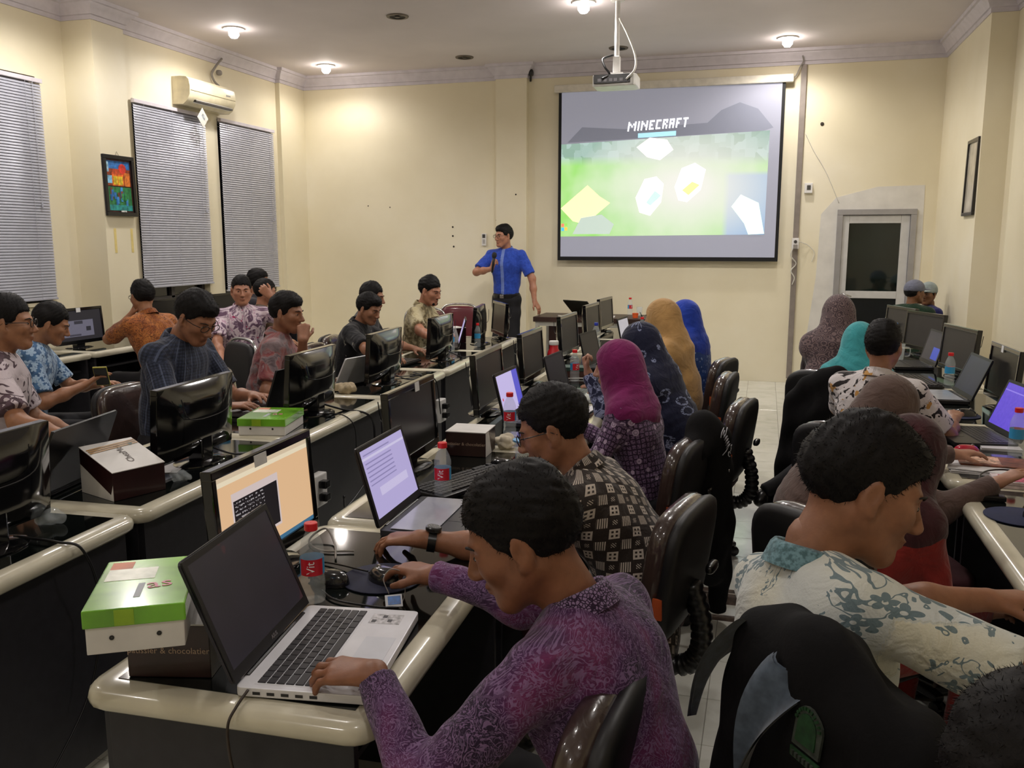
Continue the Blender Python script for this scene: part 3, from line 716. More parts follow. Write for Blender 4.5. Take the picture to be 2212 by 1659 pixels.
# office chair: sitter faces +y
WRAP = mat('wrapped_brown_vinyl', '#3a2c28', .28, coat=1, coat_rough=.06, var=.12, nscale=8, bump=.25, bscale=14)
BLKF = mat('black_chair_shell', '#121113', .5, var=.08)
REDF = mat('dark_red_fabric', '#3a1218', .8, var=.1)
def chair_proto(cush=WRAP, shell=BLKF, seatm=REDF, top=.85, name='office_chair'):
    t = thing(name, 'x', 'chair')
    MB().sell((0, .0, .435), (.235, .235, .045), .45, .45, 28, 10).obj('seat', seatm, t, smooth=True)
    MB().sell((0, 0, .395), (.22, .22, .02), .3, .4, 24, 6).obj('seat_pan', shell, t, smooth=True)
    hz = (top-.46)/2; T = Matrix.Translation((0, -.235, .46+hz)) @ Matrix.Rotation(RAD(8), 4, 'X')
    def slab(th, rx, rz, y):
        b = MB(); b.M = T @ Matrix.Rotation(RAD(90), 4, 'X')
        return b.sell((0, 0, -y), (rx, rz, th), .55, .5, 32, 10)
    slab(.045, .215, hz-.004, .01).obj('backrest', cush, t, smooth=True)
    slab(.028, .22, hz, -.03).obj('back_shell', shell, t, smooth=True)
    MB().box(-.222, -.214, -.262, -.235, .56, .62).obj('orange_tag', mat('orange_tag', '#a84a22', .5), t)
    MB().sell((.1, -.315, .62), (.045, .014, .016), .7, .7, 14, 8).obj('tilt_knob', BLKP, t, smooth=True)
    pts = curve_pts([(0, -.28, .60), (0, -.315, .48), (0, -.31, .38), (0, -.25, .33), (0, -.12, .345)], 12)
    MB().tube(pts, [.034 if i % 3 else .027 for i in range(len(pts))], 12).obj('bellows', BLKP, t, smooth=True)
    MB().box(-.06, .06, -.14, .1, .35, .38).obj('mechanism', DKMET, t, bevel=.006)
    MB().at(Matrix.Translation((.2, -.02, .37)) @ Matrix.Rotation(RAD(90), 4, 'Y')).lathe([(.006, -.14), (.006, 0), (.012, .005), (.012, .05)], 10).obj('lever', BLKP, t, smooth=40)
    MB().lathe([(.04, .09), (.034, .2), (.026, .21), (.026, .36)], 16).obj('gas_column', BLKP, t, smooth=40)
    for i in range(5):
        a = RAD(18+72*i); R_ = Matrix.Rotation(a, 4, 'Z')
        b = MB().at(R_); b.add([(.02,-.03,.05),(.02,.03,.05),(.02,.03,.105),(.02,-.03,.105),(.27,-.018,.055),(.27,.018,.055),(.27,.018,.075),(.27,-.018,.075)], [(3,2,1,0),(4,5,6,7),(0,1,5,4),(1,2,6,5),(2,3,7,6),(3,0,4,7)])
        lg = b.obj('leg', BLKP, t, bevel=.006)
        b = MB().at(R_ @ Matrix.Translation((.262, 0, .026)) @ Matrix.Rotation(RAD(90), 4, 'X')); b.lathe([(.012, -.022), (.024, -.018), (.026, -.008), (.02, 0), (.026, .008), (.024, .018), (.012, .022)], 14)
        b.obj('caster', BLKP, lg, smooth=40)
    return t
CHAIR = chair_proto()
def stack_chair_proto(cush, name='banquet_chair'):
    t = thing(name, 'x', 'chair')
    MB().sell((0, 0, .455), (.22, .21, .035), .4, .35, 24, 8).obj('seat', cush, t, smooth=True)
    b = MB(); b.M = Matrix.Translation((0, -.21, .72)) @ Matrix.Rotation(RAD(98), 4, 'X'); b.sell((0, 0, 0), (.2, .19, .025), .4, .42, 28, 8); b.obj('backrest', cush, t, smooth=True)
    b = MB(); pts = curve_pts([(-.2, -.2, .44), (-.21, -.225, .7), (-.18, -.25, .89), (0, -.26, .93), (.18, -.25, .89), (.21, -.225, .7), (.2, -.2, .44)], 6)
    b.tube(pts, .011, 8).obj('back_frame', CHROME, t, smooth=True)
    for x, y in ((-.2, -.2), (.2, -.2), (-.19, .18), (.19, .18)): MB().tube([(x, y, .44), (x*1.08, y*1.15, 0)], .011, 8).obj('leg', CHROME, t, smooth=True)
    return t
# ---------------------------------------------------------------- desks
def lx(Y): return -1.862-.045*(Y-2.2)
LD = [1.20+1.072*i for i in range(6)]
nm = ['at the open end of the left row', 'carrying the white cake box', 'carrying the green snack box by the left row', 'with an open tablet laptop between two monitors', 'with two clear water bottles in the left row', 'nearest the speaker at the end of the left row']
for y0, n in zip(LD, nm): place(DESK, 'cream-edged glass-topped desk ' + n, (lx(y0+1.06), y0+1.06, 0), 182.6, 'cream-edged glass-topped desks')
def mx(Y): return -1.249-.035*(Y-1.29)
MD = [1.287+1.062*i for i in range(7)]
nm = ['under the open white laptop of the middle row', 'under the grey laptop of the man in checked batik', 'holding the small brown patisserie box', 'under the silver laptop and red flask', 'with the blue-capped bottle in the middle row', 'in front of the woman in the tan headscarf', 'closest to the brown front table']
for y0, n in zip(MD, nm): place(DESK, 'cream-edged glass-topped desk ' + n, (mx(y0), y0, 0), 2.0, 'cream-edged glass-topped desks')
RD = [2.29+1.085*i for i in range(6)]
nm = ['with the round blue mouse pad, right row', 'piled with papers and a purple-lit laptop', 'under the dark blue laptop of the right row', 'with the glass mug in the right row', 'under the leaning pair of monitors', 'in the far right corner by the caps']
for y0, n in zip(RD, nm): place(DESK, 'cream-edged glass-topped desk ' + n, (1.285+.012*(y0-2.3), y0+1.06, 0), 179.3, 'cream-edged glass-topped desks')
for i, n in enumerate(['whose monitor shows a document, left wall', 'against the painted pilaster', 'under the middle window by the left wall', 'under the last window by the left wall']):
    place(DESK, 'cream-edged glass-topped desk ' + n, (-5.60, 4.58+1.072*i, 0), 0, 'cream-edged glass-topped desks')

# front table
WD = mat('dark_brown_wood', '#33201a', .4, var=.15, nscale=9)
ft = thing('front_table', 'dark brown table with pale metal frame before the screen', 'table', (-2.45, 9.43, 0))
MB().box(0, 1.32, 0, .6, .725, .78).obj('tabletop', WD, ft, bevel=.004)
PM = mat('pale_grey_metal', '#b4b2aa', .4, metal=.4)
for x in (.02, 1.26):
    for y in (.02, .54): MB().box(x, x+.04, y, y+.04, 0, .725).obj('leg', PM, ft, bevel=.003)
MB().box(.06, 1.26, .02, .05, .68, .725).box(.06, 1.26, .55, .58, .68, .725).obj('rail', PM, ft)
MB().box(.06, 1.26, .5, .515, .25, .68).obj('modesty_panel', mat('dark_red_brown_panel', '#3a1c18', .5, var=.12), ft)

# ---------------------------------------------------------------- monitors
def mscreen(name, kind):
    t = NT(name); co = t.coord('Object'); sp = t.n.new('ShaderNodeSeparateXYZ'); t.lk(co, sp.inputs[0]); x, z = sp.outputs[0], sp.outputs[2]
    def rect(x0, x1, z0, z1):
        a = t.math('MULTIPLY', t.math('GREATER_THAN', x, x0), t.math('LESS_THAN', x, x1)); b = t.math('MULTIPLY', t.math('GREATER_THAN', z, z0), t.math('LESS_THAN', z, z1)); return t.math('MULTIPLY', a, b)
    es = .8
    if kind == 'cream':
        c = t.mix(rect(-1, 1, .285, 1), lin('#e9bf93'), lin('#d9c4a6'))
        c = t.mix(rect(-1, 1, .273, .285), c, lin('#efe0c2'))
        c = t.mix(rect(-.17, .055, .105, .245), c, lin('#d8c7c4'))
        w = rect(-.163, .048, .112, .225); c = t.mix(w, c, lin('#161217'))
        ln = t.math('GREATER_THAN', t.math('SINE', t.math('MULTIPLY', z, 640)), .25); nz = t.math('GREATER_THAN', t.noise(co, 130, 2), .52)
        k = t.math('MULTIPLY', t.math('MULTIPLY', ln, nz), rect(-.158, -.02, .125, .22)); c = t.mix(k, c, lin('#a9a4a6'))
        c = t.mix(rect(-1, 1, 0, .075), c, lin('#3f6f8f')); es = .85
    elif kind == 'doc':
        c = t.mix(rect(-.2, .14, .09, .22), lin('#2a272e'), lin('#7d7a8c'))
        c = t.mix(rect(-.06, .03, .19, .215), c, lin('#3a3844')); c = t.mix(rect(.06, .11, .13, .165), c, lin('#2a2a34')); c = t.mix(rect(-.12, .0, .095, .11), c, lin('#4d4a58')); es = .55
    elif kind == 'page':
        c = t.mix(t.math('MULTIPLY', t.math('GREATER_THAN', t.math('SINE', t.math('MULTIPLY', z, 500)), .6), rect(-.15, .05, .14, .24)), lin('#b9aede'), lin('#8f86b8'))
        c = t.mix(rect(-.2, .2, .215, .222), c, lin('#d3ccec')); c = t.mix(rect(-.1, .12, .1, .125), c, lin('#cfc6ea')); es = .85
    elif kind == 'dialog':
        c = t.mix(rect(-.2, .075, .0, .25), lin('#5a58d0'), lin('#cbbff0')); c = t.mix(rect(-.13, -.118, .11, .122), c, lin('#e0323a')); es = .85
    elif kind == 'purple':
        c = t.mix(t.noise(co, 60, 2), lin('#5a3fd8'), lin('#7a5cf0')); c = t.mix(rect(-.2, .2, .195, .2), c, lin('#9d88ff')); es = .75
    elif kind == 'navy':
        c = t.mix(t.noise(co, 8, 3), lin('#10162f'), lin('#26305a')); es = .35
    elif kind == 'dimblue':
        c = t.mix(rect(.02, .16, .06, .14), lin('#2f2a35'), lin('#3a55d0')); es = .6
    elif kind == 'white':
        c = t.mix(t.noise(co, 30, 2), lin('#d8d4da'), lin('#c3bfc8')); es = .7
    elif kind == 'game':
        c = t.mix(t.noise(co, 14, 4), lin('#16161f'), lin('#2e2833')); k = t.math('GREATER_THAN', t.noise(co, 9, 2), .62); c = t.mix(t.math('MULTIPLY', k, .5), c, lin('#5a2a30')); es = .45
    t.base((.01, .01, .012, 1)); t.put(t.b.inputs['Emission Color'], c); t.b.inputs['Emission Strength'].default_value = es
    t.b.inputs['Roughness'].default_value = .38; return t.m
ZD = .7505
MON = monitor_proto(SOFF)
LM = [(1.86, 'at the open end of the left row'), (2.89, 'beside the white cake box'), (3.90, 'beside the green snack box'), (4.88, 'beside the open tablet laptop'),
      (5.98, 'before the man in khaki batik'), (7.02, 'just left of the speaker'), (7.48, 'at the row end below the speaker')]
for y, n in LM:
    place(MON, 'black monitor seen from behind, ' + n, (lx(y)-.235+(0 if y < 7.3 else .07), y, ZD), -88 if y < 7 else (-80 if y < 7.3 else -60), 'glossy black monitors')
m1 = monitor_proto(mscreen('cream_desktop', 'cream')); sticker(m1, -.06, .06, .03); place(m1, 'black monitor showing a cream desktop with a dark terminal window', (mx(1.97)+.06, 1.96, ZD), 92, 'glossy black monitors')
m2 = monitor_proto(SOFF); sticker(m2); place(m2, 'switched-off black monitor with white sticker beside the grey laptop', (mx(3.05)+.06, 3.05, ZD), 92)
m3 = monitor_proto(SOFFG)
for y, n, r in ((4.14, 'behind the brown patisserie box', 92), (5.12, 'behind the red flask', 90), (6.36, 'beside the blue-capped bottle', 88), (7.50, 'beside a folded-back laptop in the middle row', 87), (8.35, 'closest to the front table', 86)):
    place(m3, 'switched-off dark monitor ' + n, (mx(y)+.06, y, ZD), r, 'switched-off monitors of the middle row')
r1 = monitor_proto(SOFF); sticker(r1, -.05, .035, .035); place(r1, 'switched-off black monitor with white sticker by the right wall', (1.19, 5.0, ZD), -88)
r3 = monitor_proto(SOFFG)
for (x, y, rz, n) in ((1.19, 6.10, -78, 'behind the bottle of the right row'), (1.17, 7.25, -68, 'standing behind the glass mug'), (1.08, 7.85, -72, 'with a blue note on its screen')):
    o = place(r3, 'grey-faced switched-off monitor ' + n, (x, y, ZD), rz, 'switched-off monitors of the right row')
MB().box(-.06, .02, -.0145, -.013, .16, .19).obj('sticky_note', mat('note_blue', '#6f9fd8', .6), o)
w1 = monitor_proto(mscreen('document_desktop', 'doc')); sticker(w1, -.03); place(w1, 'black monitor with white sticker showing a dim document by the left wall', (-5.33, 5.90, ZD), 88)
w2 = monitor_proto(SOFF); place(w2, 'black monitor under the middle blind of the left wall', (-5.42, 7.15, ZD), 90, 'black monitors by the left wall')
place(w2, 'black monitor behind the man in floral batik', (-5.38, 8.00, ZD), 86, 'black monitors by the left wall')

# ---------------------------------------------------------------- laptops
la = laptop('laptop', 'open white laptop with black keys at the end of the middle row', (-.955, 1.535, ZD), 98, .385, .262, base='#dcdce2', lid='#2a2830', scr=mscreen('dark_game', 'game'), ang=112, deck='#d2d4dc', keys='each', keycol='#26242a', lidh=.262)
lt = text_mb('ASUS', .012, .0004); xform(lt, Matrix.Translation((0, -.004, .018)) @ Matrix.Rotation(RAD(90-112), 4, 'X') @ Matrix.Translation((0, -.0016, .018)) @ Matrix.Rotation(RAD(90), 4, 'X')); lt.obj('maker_lettering', mat('lettering_silver', '#b9b9bf', .3, metal=.7, var=0), la)
MB().box(.115, .165, -.235, -.165, .0199, .0204).obj('info_sticker', mat('sticker_grey', '#c4c2c6', .4, var=.25, nscale=90), la)
for i, (x, y) in enumerate(((.12, -.18), (.145, -.2), (.125, -.215))): MB().box(x, x+.014, y, y+.01, .0203, .0206).obj('sticker_mark', mat('sticker_mark', '#4a484c', .5), la)
for i in range(5): MB().box(-.193, -.191, -.05-.028*i, -.035-.028*i, .007, .013).obj('port', mat('port_dark', '#2a2a2e', .4), la)
lb = laptop('laptop', 'dark grey laptop with lilac page and film-covered keyboard', (-1.055, 2.44, ZD), 92, .36, .25, base='#3a3b42', lid='#1c1c22', scr=mscreen('lilac_page', 'page'), ang=106, lidh=.25)
MB().box(-.165, .165, -.165, -.03, .0222, .0238).obj('keyboard_film', mat('clear_film', '#a9acb6', .25, var=.04, coat=.4), lb)
MB().box(.12, .15, -.24, -.232, .0199, .0206).obj('blue_sticker', mat('sticker_blue', '#3c6fc8', .4), lb)
laptop('laptop', 'dark laptop with a pale dialog window behind the tall bottle', (-1.13, 4.02, ZD), 88, .34, .24, base='#2b2a31', lid='#17161b', scr=mscreen('lilac_dialog', 'dialog'), ang=104)
laptop('laptop', 'silver laptop with dark keys before the woman in magenta headscarf', (-1.06, 4.72, ZD), 86, .33, .235, base='#b9bcbc', lid='#2a272b', scr=SOFF, ang=104, deck='#c5c8c8', keycol='#3a4040')
laptop('laptop', 'dark laptop half hidden behind water bottles in the middle row', (-1.10, 5.9, ZD), 82, .34, .24, base='#1e1d22', lid='#1b1a1f', scr=SOFFG, ang=103)
laptop('laptop', 'laptop with white screen behind the woman in navy headscarf', (-1.07, 7.2, ZD), 84, .32, .23, base='#26252a', lid='#1a1a1e', scr=mscreen('white_page', 'white'), ang=102)
laptop('laptop', 'small grey laptop with pale screen before the tan headscarf', (-.98, 8.0, ZD), 100, .3, .22, base='#26252a', lid='#1a1a1e', scr=mscreen('white_page2', 'white'), ang=115)
laptop('laptop', 'black laptop on the front table opened wide', (-1.92, 9.72, .7805), 150, .36, .25, base='#19181b', lid='#2a2d26', scr=SOFF, ang=138)
laptop('laptop', 'black laptop turned away with its lid before the man in white batik', (-2.30, 2.42, ZD), -80, .38, .26, base='#161518', lid='#141316', scr=SOFF, ang=112)
laptop('laptop', 'grey laptop partly hidden behind the monitor by the green box', (lx(3.7)-.37, 3.87, ZD), -92, .36, .25, base='#4a464a', lid='#1d1c20', scr=SOFF, ang=110, deck='#a9a9b2')
tl = laptop('laptop', 'white-rimmed tablet laptop with black keyboard dock', (lx(4.7)-.37, 4.72, ZD), -104, .30, .2, base='#1b1a1d', lid='#d6d6d8', scr=mscreen('tablet_dark', 'navy'), ang=118, frame='#c9c9cc')
laptop('laptop', 'laptop with purple screen close by the speaker', (lx(6.9)-.30, 6.72, ZD), -70, .34, .24, base='#222126', lid='#1a191d', scr=mscreen('purple_page3', 'page'), ang=106)
laptop('laptop', 'open black laptop with glowing violet screen in the right row', (1.02, 4.18, ZD), -82, .37, .25, base='#1d1c20', lid='#161519', scr=mscreen('violet_desktop', 'purple'), ang=112)
lr2 = laptop('laptop', 'dark laptop with navy screen and pale film over its keys', (1.06, 5.22, ZD), -86, .37, .25, base='#17161b', lid='#1d1f2c', scr=mscreen('navy_desktop', 'navy'), ang=112)
MB().box(-.165, .165, -.17, -.03, .0222, .0238).obj('keyboard_film', mat('clear_film', '#a9acb6', .25, var=.04, coat=.4), lr2)
laptop('laptop', 'dark laptop with a blue patch on screen behind the right-row bottle', (1.10, 6.55, ZD), -84, .38, .25, base='#1a191d', lid='#17161a', scr=mscreen('dim_blue', 'dimblue'), ang=106)
lk = laptop('laptop', 'closed-in black laptop with a red mark at the right-row desk end', (1.08, 2.56, ZD), -84, .38, .26, base='#1e1b1c', lid='#17161a', scr=SOFF, ang=100)
MB().box(-.155, -.145, -.235, -.21, .0199, .0207).obj('red_sticker', mat('sticker_red', '#d84a38', .4), lk)
MB().box(-.14, -.10, -.235, -.21, .0199, .0207).obj('grey_sticker', mat('sticker_mark2', '#5a585c', .4), lk)

# ---------------------------------------------------------------- keyboards, mice, pads
place(KEYB, 'black full-size keyboard beside the vitamin water bottle', (-.98, 2.86, ZD+.002), 68, 'black keyboards')
place(KEYB, 'black keyboard before the man in khaki batik', (lx(5.7)-.42, 5.62, ZD), -95, 'black keyboards')
place(KEYB, 'black keyboard under the violet-lit laptop of the right row', (.93, 5.75, ZD), -84, 'black keyboards')
mousepad('round navy mouse pad under the near man\'s right hand', -.905, 1.965)
mousepad('round navy mouse pad beside the full-size keyboard', -.83, 2.73)
mousepad('round blue mouse pad at the open end of the right row', .80, 2.98, 0, '#232a4c')
mousepad('round mouse pad beyond the violet-lit laptop', .95, 4.72, 0, '#262c48')
place(MOUSE, 'black mouse under the near man\'s right hand', (-.888, 1.945, ZD+.004), 66, 'black computer mice')
place(MOUSE, 'black mouse beside the man in checked batik', (-.86, 2.74, ZD+.004), 80, 'black computer mice')
place(MOUSE, 'black mouse lying behind the full-size keyboard', (-.93, 3.12, ZD), 70, 'black computer mice')
place(MOUSE, 'black mouse next to the near vitamin water bottle', (-1.02, 1.90, ZD), 85, 'black computer mice')
place(MOUSE, 'black mouse on the round blue pad', (.86, 2.98, ZD+.004), -80, 'black computer mice')
place(MOUSE, 'black mouse beyond the violet-lit laptop', (.98, 4.70, ZD+.004), -70, 'black computer mice')
place(MOUSE, 'black mouse beside the silver laptop', (-.92, 5.05, ZD), 80, 'black computer mice')
place(mouse_proto('#b5203a'), 'shiny red mouse beside the stacked papers', (.82, 3.86, ZD), -70)

# ---------------------------------------------------------------- bottles, flask, cups
for x, y, rz, n in ((-1.005, 1.79, 55, 'behind the open white laptop'), (-1.0, 2.665, 40, 'beside the lilac-lit laptop'), (-1.055, 3.66, 40, 'next to the brown patisserie box'), (-1.10, 5.26, 80, 'beside the red flask'),
                    (lx(6.5)-.30, 6.5, 200, 'nearer the man in khaki batik'), (lx(6.75)-.17, 6.80, 200, 'beside the small brown box by the speaker'), (1.09, 5.73, 170, 'in front of the grey-faced monitor of the right row'),
                    (1.0, 3.87, 160, 'beside the violet-lit laptop'), (lx(3.7)-.55, 3.62, 200, 'behind the green snack box'), (-1.20, 6.35, 60, 'behind the silver laptop'), (-1.16, 6.05, 60, 'reflected in the half-hidden laptop'),
                    (-1.02, 7.75, 80, 'near the woman in tan headscarf'), (-1.45, 9.95, 80, 'on the front table')):
    place(BOT, 'clear water bottle with red cap ' + n, (x, y, ZD if y < 9 else .7805), rz, 'small vitamin water bottles')
place(bottle_proto(.24, .033, '#2a3ba8', None, None, False), 'larger clear bottle with blue cap among the middle-row monitors', (-1.22, 6.62, ZD), 0)
fk = thing('flask', 'bright red plastic flask with white cap beside the silver laptop', 'flask', (-1.20, 5.12, ZD))
MB().lathe([(.03, 0), (.034, .005), (.033, .08), (.04, .14), (.042, .17), (.036, .2), (.027, .215), (.026, .24)], 22).obj('body', mat('red_plastic', '#c8202c', .3, coat=.3), fk, smooth=50)
MB().lathe([(.028, .238), (.029, .24), (.029, .258), (.027, .262), (.001, .262)], 20, False).obj('cap', WHITE, fk, smooth=35)
GL = mat('clear_glass', '#e6eded', .05, var=0, spec=.9, alpha=.24)
def cup(lab, x, y, z, col=None, h=.1, r=.035, cat='glass', lid=None):
    t = thing('drinking_glass', lab, cat, (x, y, z)); m = mat('cup_'+col[1:], col, .4) if col else GL
    MB().lathe([(r*.8, .002), (r*.8, 0), (r, h), (r-.003, h), (r*.8-.004, .006), (.001, .006)], 20, False).obj('wall', m, t, smooth=40)
    if lid: MB().lathe([(r+.002, h-.004), (r+.003, h+.003), (.001, h+.006)], 20, False).obj('lid', mat('cup_'+lid[1:], lid, .4), t, smooth=40)
cup('clear tumbler on the front table by its right end', -1.33, 9.85, .7805)
cup('clear tumbler at the far right of the front table', -1.20, 9.92, .7805)
cup('orange cup at the front edge of the front table', -1.34, 9.60, .7805, '#e2622e', .05, .035, 'cup')
cup('clear cup with blue rim beside the man in checked batik', -.90, 3.30, ZD, None, .07, .035, 'glass', '#6fa8d8')
cup('glass mug with handle on the right-row desk', .96, 6.85, ZD, None, .12, .04, 'mug')
cup('clear plastic cup behind a middle-row monitor', -1.08, 7.55, ZD)
cup('turquoise tumbler standing before the door', .78, 6.35, ZD, '#4fc0b8', .14, .04, 'tumbler')
MB().tube(curve_pts([(.04, 0, .1), (.07, 0, .09), (.07, 0, .04), (.038, 0, .03)], 5), .005, 6).obj('mug_handle', GL, [o for o in bpy.data.objects if o.get('category') == 'mug'][0], smooth=True)

# ---------------------------------------------------------------- boxes
CARD = mat('white_card', '#d9d6d2', .5, var=.04)
GREEN = mat('green_gloss_card', '#6fae2e', .22, coat=.5, var=.25, nscale=6)
BRN = mat('dark_brown_card', '#2a1214', .35, coat=.3, var=.1)
PINKP = mat('pink_print', '#d07a90', .4)
ORG = mat('orange_print', '#c86a3a', .4, var=.2)
def snack_box(lab, loc, rz, w, d, h=.085):
    t = thing('snack_box', lab, 'box', loc, rz)
    MB().box(-w/2, w/2, -d/2, d/2, 0, h-.004).obj('tray', CARD, t, bevel=.002)
    ld = MB().box(-w/2-.004, w/2+.004, -d/2-.004, d/2+.004, h-.034, h).obj('lid', GREEN, t, bevel=.003)
    for x in (-w*.24, w*.24):
        b = MB().at(Matrix.Translation((x, -d/2-.0006, .03)) @ Matrix.Rotation(RAD(90), 4, 'X')); b.lathe([(.001, 0), (.0045, 0), (.0045, .001), (.001, .001)], 12, False).obj('vent_hole', BLKP, t)
    MB().box(-w*.45, w*.1, d*.05, d*.3, h, h+.0006).obj('lid_print', mat('pale_print', '#e6ecd6', .3, var=.2, nscale=20), ld)
    MB().box(-w*.45, -w*.2, d*.3, d*.46, h, h+.0006).obj('lid_print', ORG, ld)
    tx = text_mb('as', .06, .0004); xform(tx, Matrix.Translation((w*.18, -.02, h+.0008)) @ Matrix.Rotation(RAD(12), 4, 'Z')); tx.obj('lid_lettering', PINKP, ld)
    MB().box(-w*.05, w*.02, -d*.32, -.01, h, h+.0006).obj('lid_print', mat('grey_print', '#9aa0a8', .4), ld)
    MB().box(-w*.2, w*.0, -d/2-.0048, -d/2-.004, h-.032, h-.002).obj('lid_side_print', mat('lime_print', '#93b82e', .3), ld)
    return t
def pat_box(lab, loc, rz, w, d, h, text=True):
    t = thing('pastry_box', lab, 'box', loc, rz)
    MB().box(-w/2, w/2, -d/2, d/2, 0, h-.003).obj('carton', BRN, t, bevel=.002)
    MB().box(-w/2-.001, w/2+.001, -d/2-.001, d/2+.001, h-.003, h).obj('top_flap', CARD, t)
    MB().add([(w/2+.0008, -d/2, 0), (w/2+.0008, d*.1, 0), (w/2+.0008, -d*.2, h-.004), (w/2+.0008, -d/2, h-.004)], [(0, 1, 2, 3)]).obj('white_panel', CARD, t)
    if text:
        tx = text_mb('patissier & chocolatier', w*.11, .0003); xform(tx, Matrix.Translation((0, -d/2-.0008, h*.5)) @ Matrix.Rotation(RAD(90), 4, 'X')); tx.obj('box_lettering', mat('lettering_tan', '#b9a08c', .5, var=0), t)
    return t
pat_box('dark brown patisserie box under the green snack box', (-1.115, 1.455, ZD), 14, .165, .165, .112)
snack_box('green-lidded snack box stacked on a brown patisserie box', (-1.135, 1.37, ZD+.1125), 30, .168, .25, .085)
snack_box('green-lidded snack box between two monitors of the left row', (-2.145, 3.50, ZD), 12, .21, .27, .075)
pat_box('dark brown patisserie box with white top in the middle row', (-1.125, 3.33, ZD), 3, .165, .16, .1)
pat_box('brown box with opened white flap near the speaker', (lx(7.0)-.45, 7.06, ZD), -40, .16, .14, .13, False)
# cake box with slanting top
cb = thing('cake_box', 'white and brown cake box with slanting printed top', 'box', (-2.10, 2.46, ZD), -20)
q = [(-.1, -.09), (.1, -.09), (.1, .1), (-.1, .1)]; hs = [.155, .095, .095, .155]
MB().add([(x, y, 0) for x, y in q]+[(x, y, h) for (x, y), h in zip(q, hs)], [(3,2,1,0),(0,1,5,4),(1,2,6,5),(2,3,7,6),(3,0,4,7),(4,5,6,7)]).obj('carton', BRN, cb, bevel=.001)
MB().add([(x*1.012, y*1.012, h+.0006) for (x, y), h in zip(q, hs)]+[(x*1.012, y*1.012, h+.003) for (x, y), h in zip(q, hs)], [(3,2,1,0),(4,5,6,7),(0,1,5,4),(1,2,6,5),(2,3,7,6),(3,0,4,7)]).obj('printed_top', CARD, cb)
MB().add([(-.1005,-.0905,0),(.1,-.0905,0),(.1,-.0905,.055),(.085,-.0905,.02),(-.1005,-.0905,.10)], [(0,1,2,3,4)]).obj('white_panel', CARD, cb)
sl = math.atan2(-.06, .2)
Tt = Matrix.Translation((0, 0, .1285)) @ Matrix.Rotation(-sl, 4, 'Y')
tx = text_mb('ChezMoi', .034, .0003); xform(tx, Tt @ Matrix.Translation((0, .015, .001)) @ Matrix.Rotation(RAD(175), 4, 'Z')); tx.obj('top_lettering', mat('lettering_brown', '#4a3c34', .5, var=0), cb)
for i in range(3):
    MB().at(Tt).add([(-.07+.012*i, -.085, .0012), (-.062+.012*i, -.085, .0012), (-.082+.012*i, .1, .0012), (-.088+.012*i, .1, .0012)], [(0,1,2,3)]).obj('gold_line', mat('gold_print', '#b08a5c', .4), cb)
b = MB().at(Tt @ Matrix.Translation((-.06, .07, .0014))); b.lathe([(.001, 0), (.008, 0)], 14, False).obj('round_mark', mat('mark_grey', '#5a6a62', .5), cb)
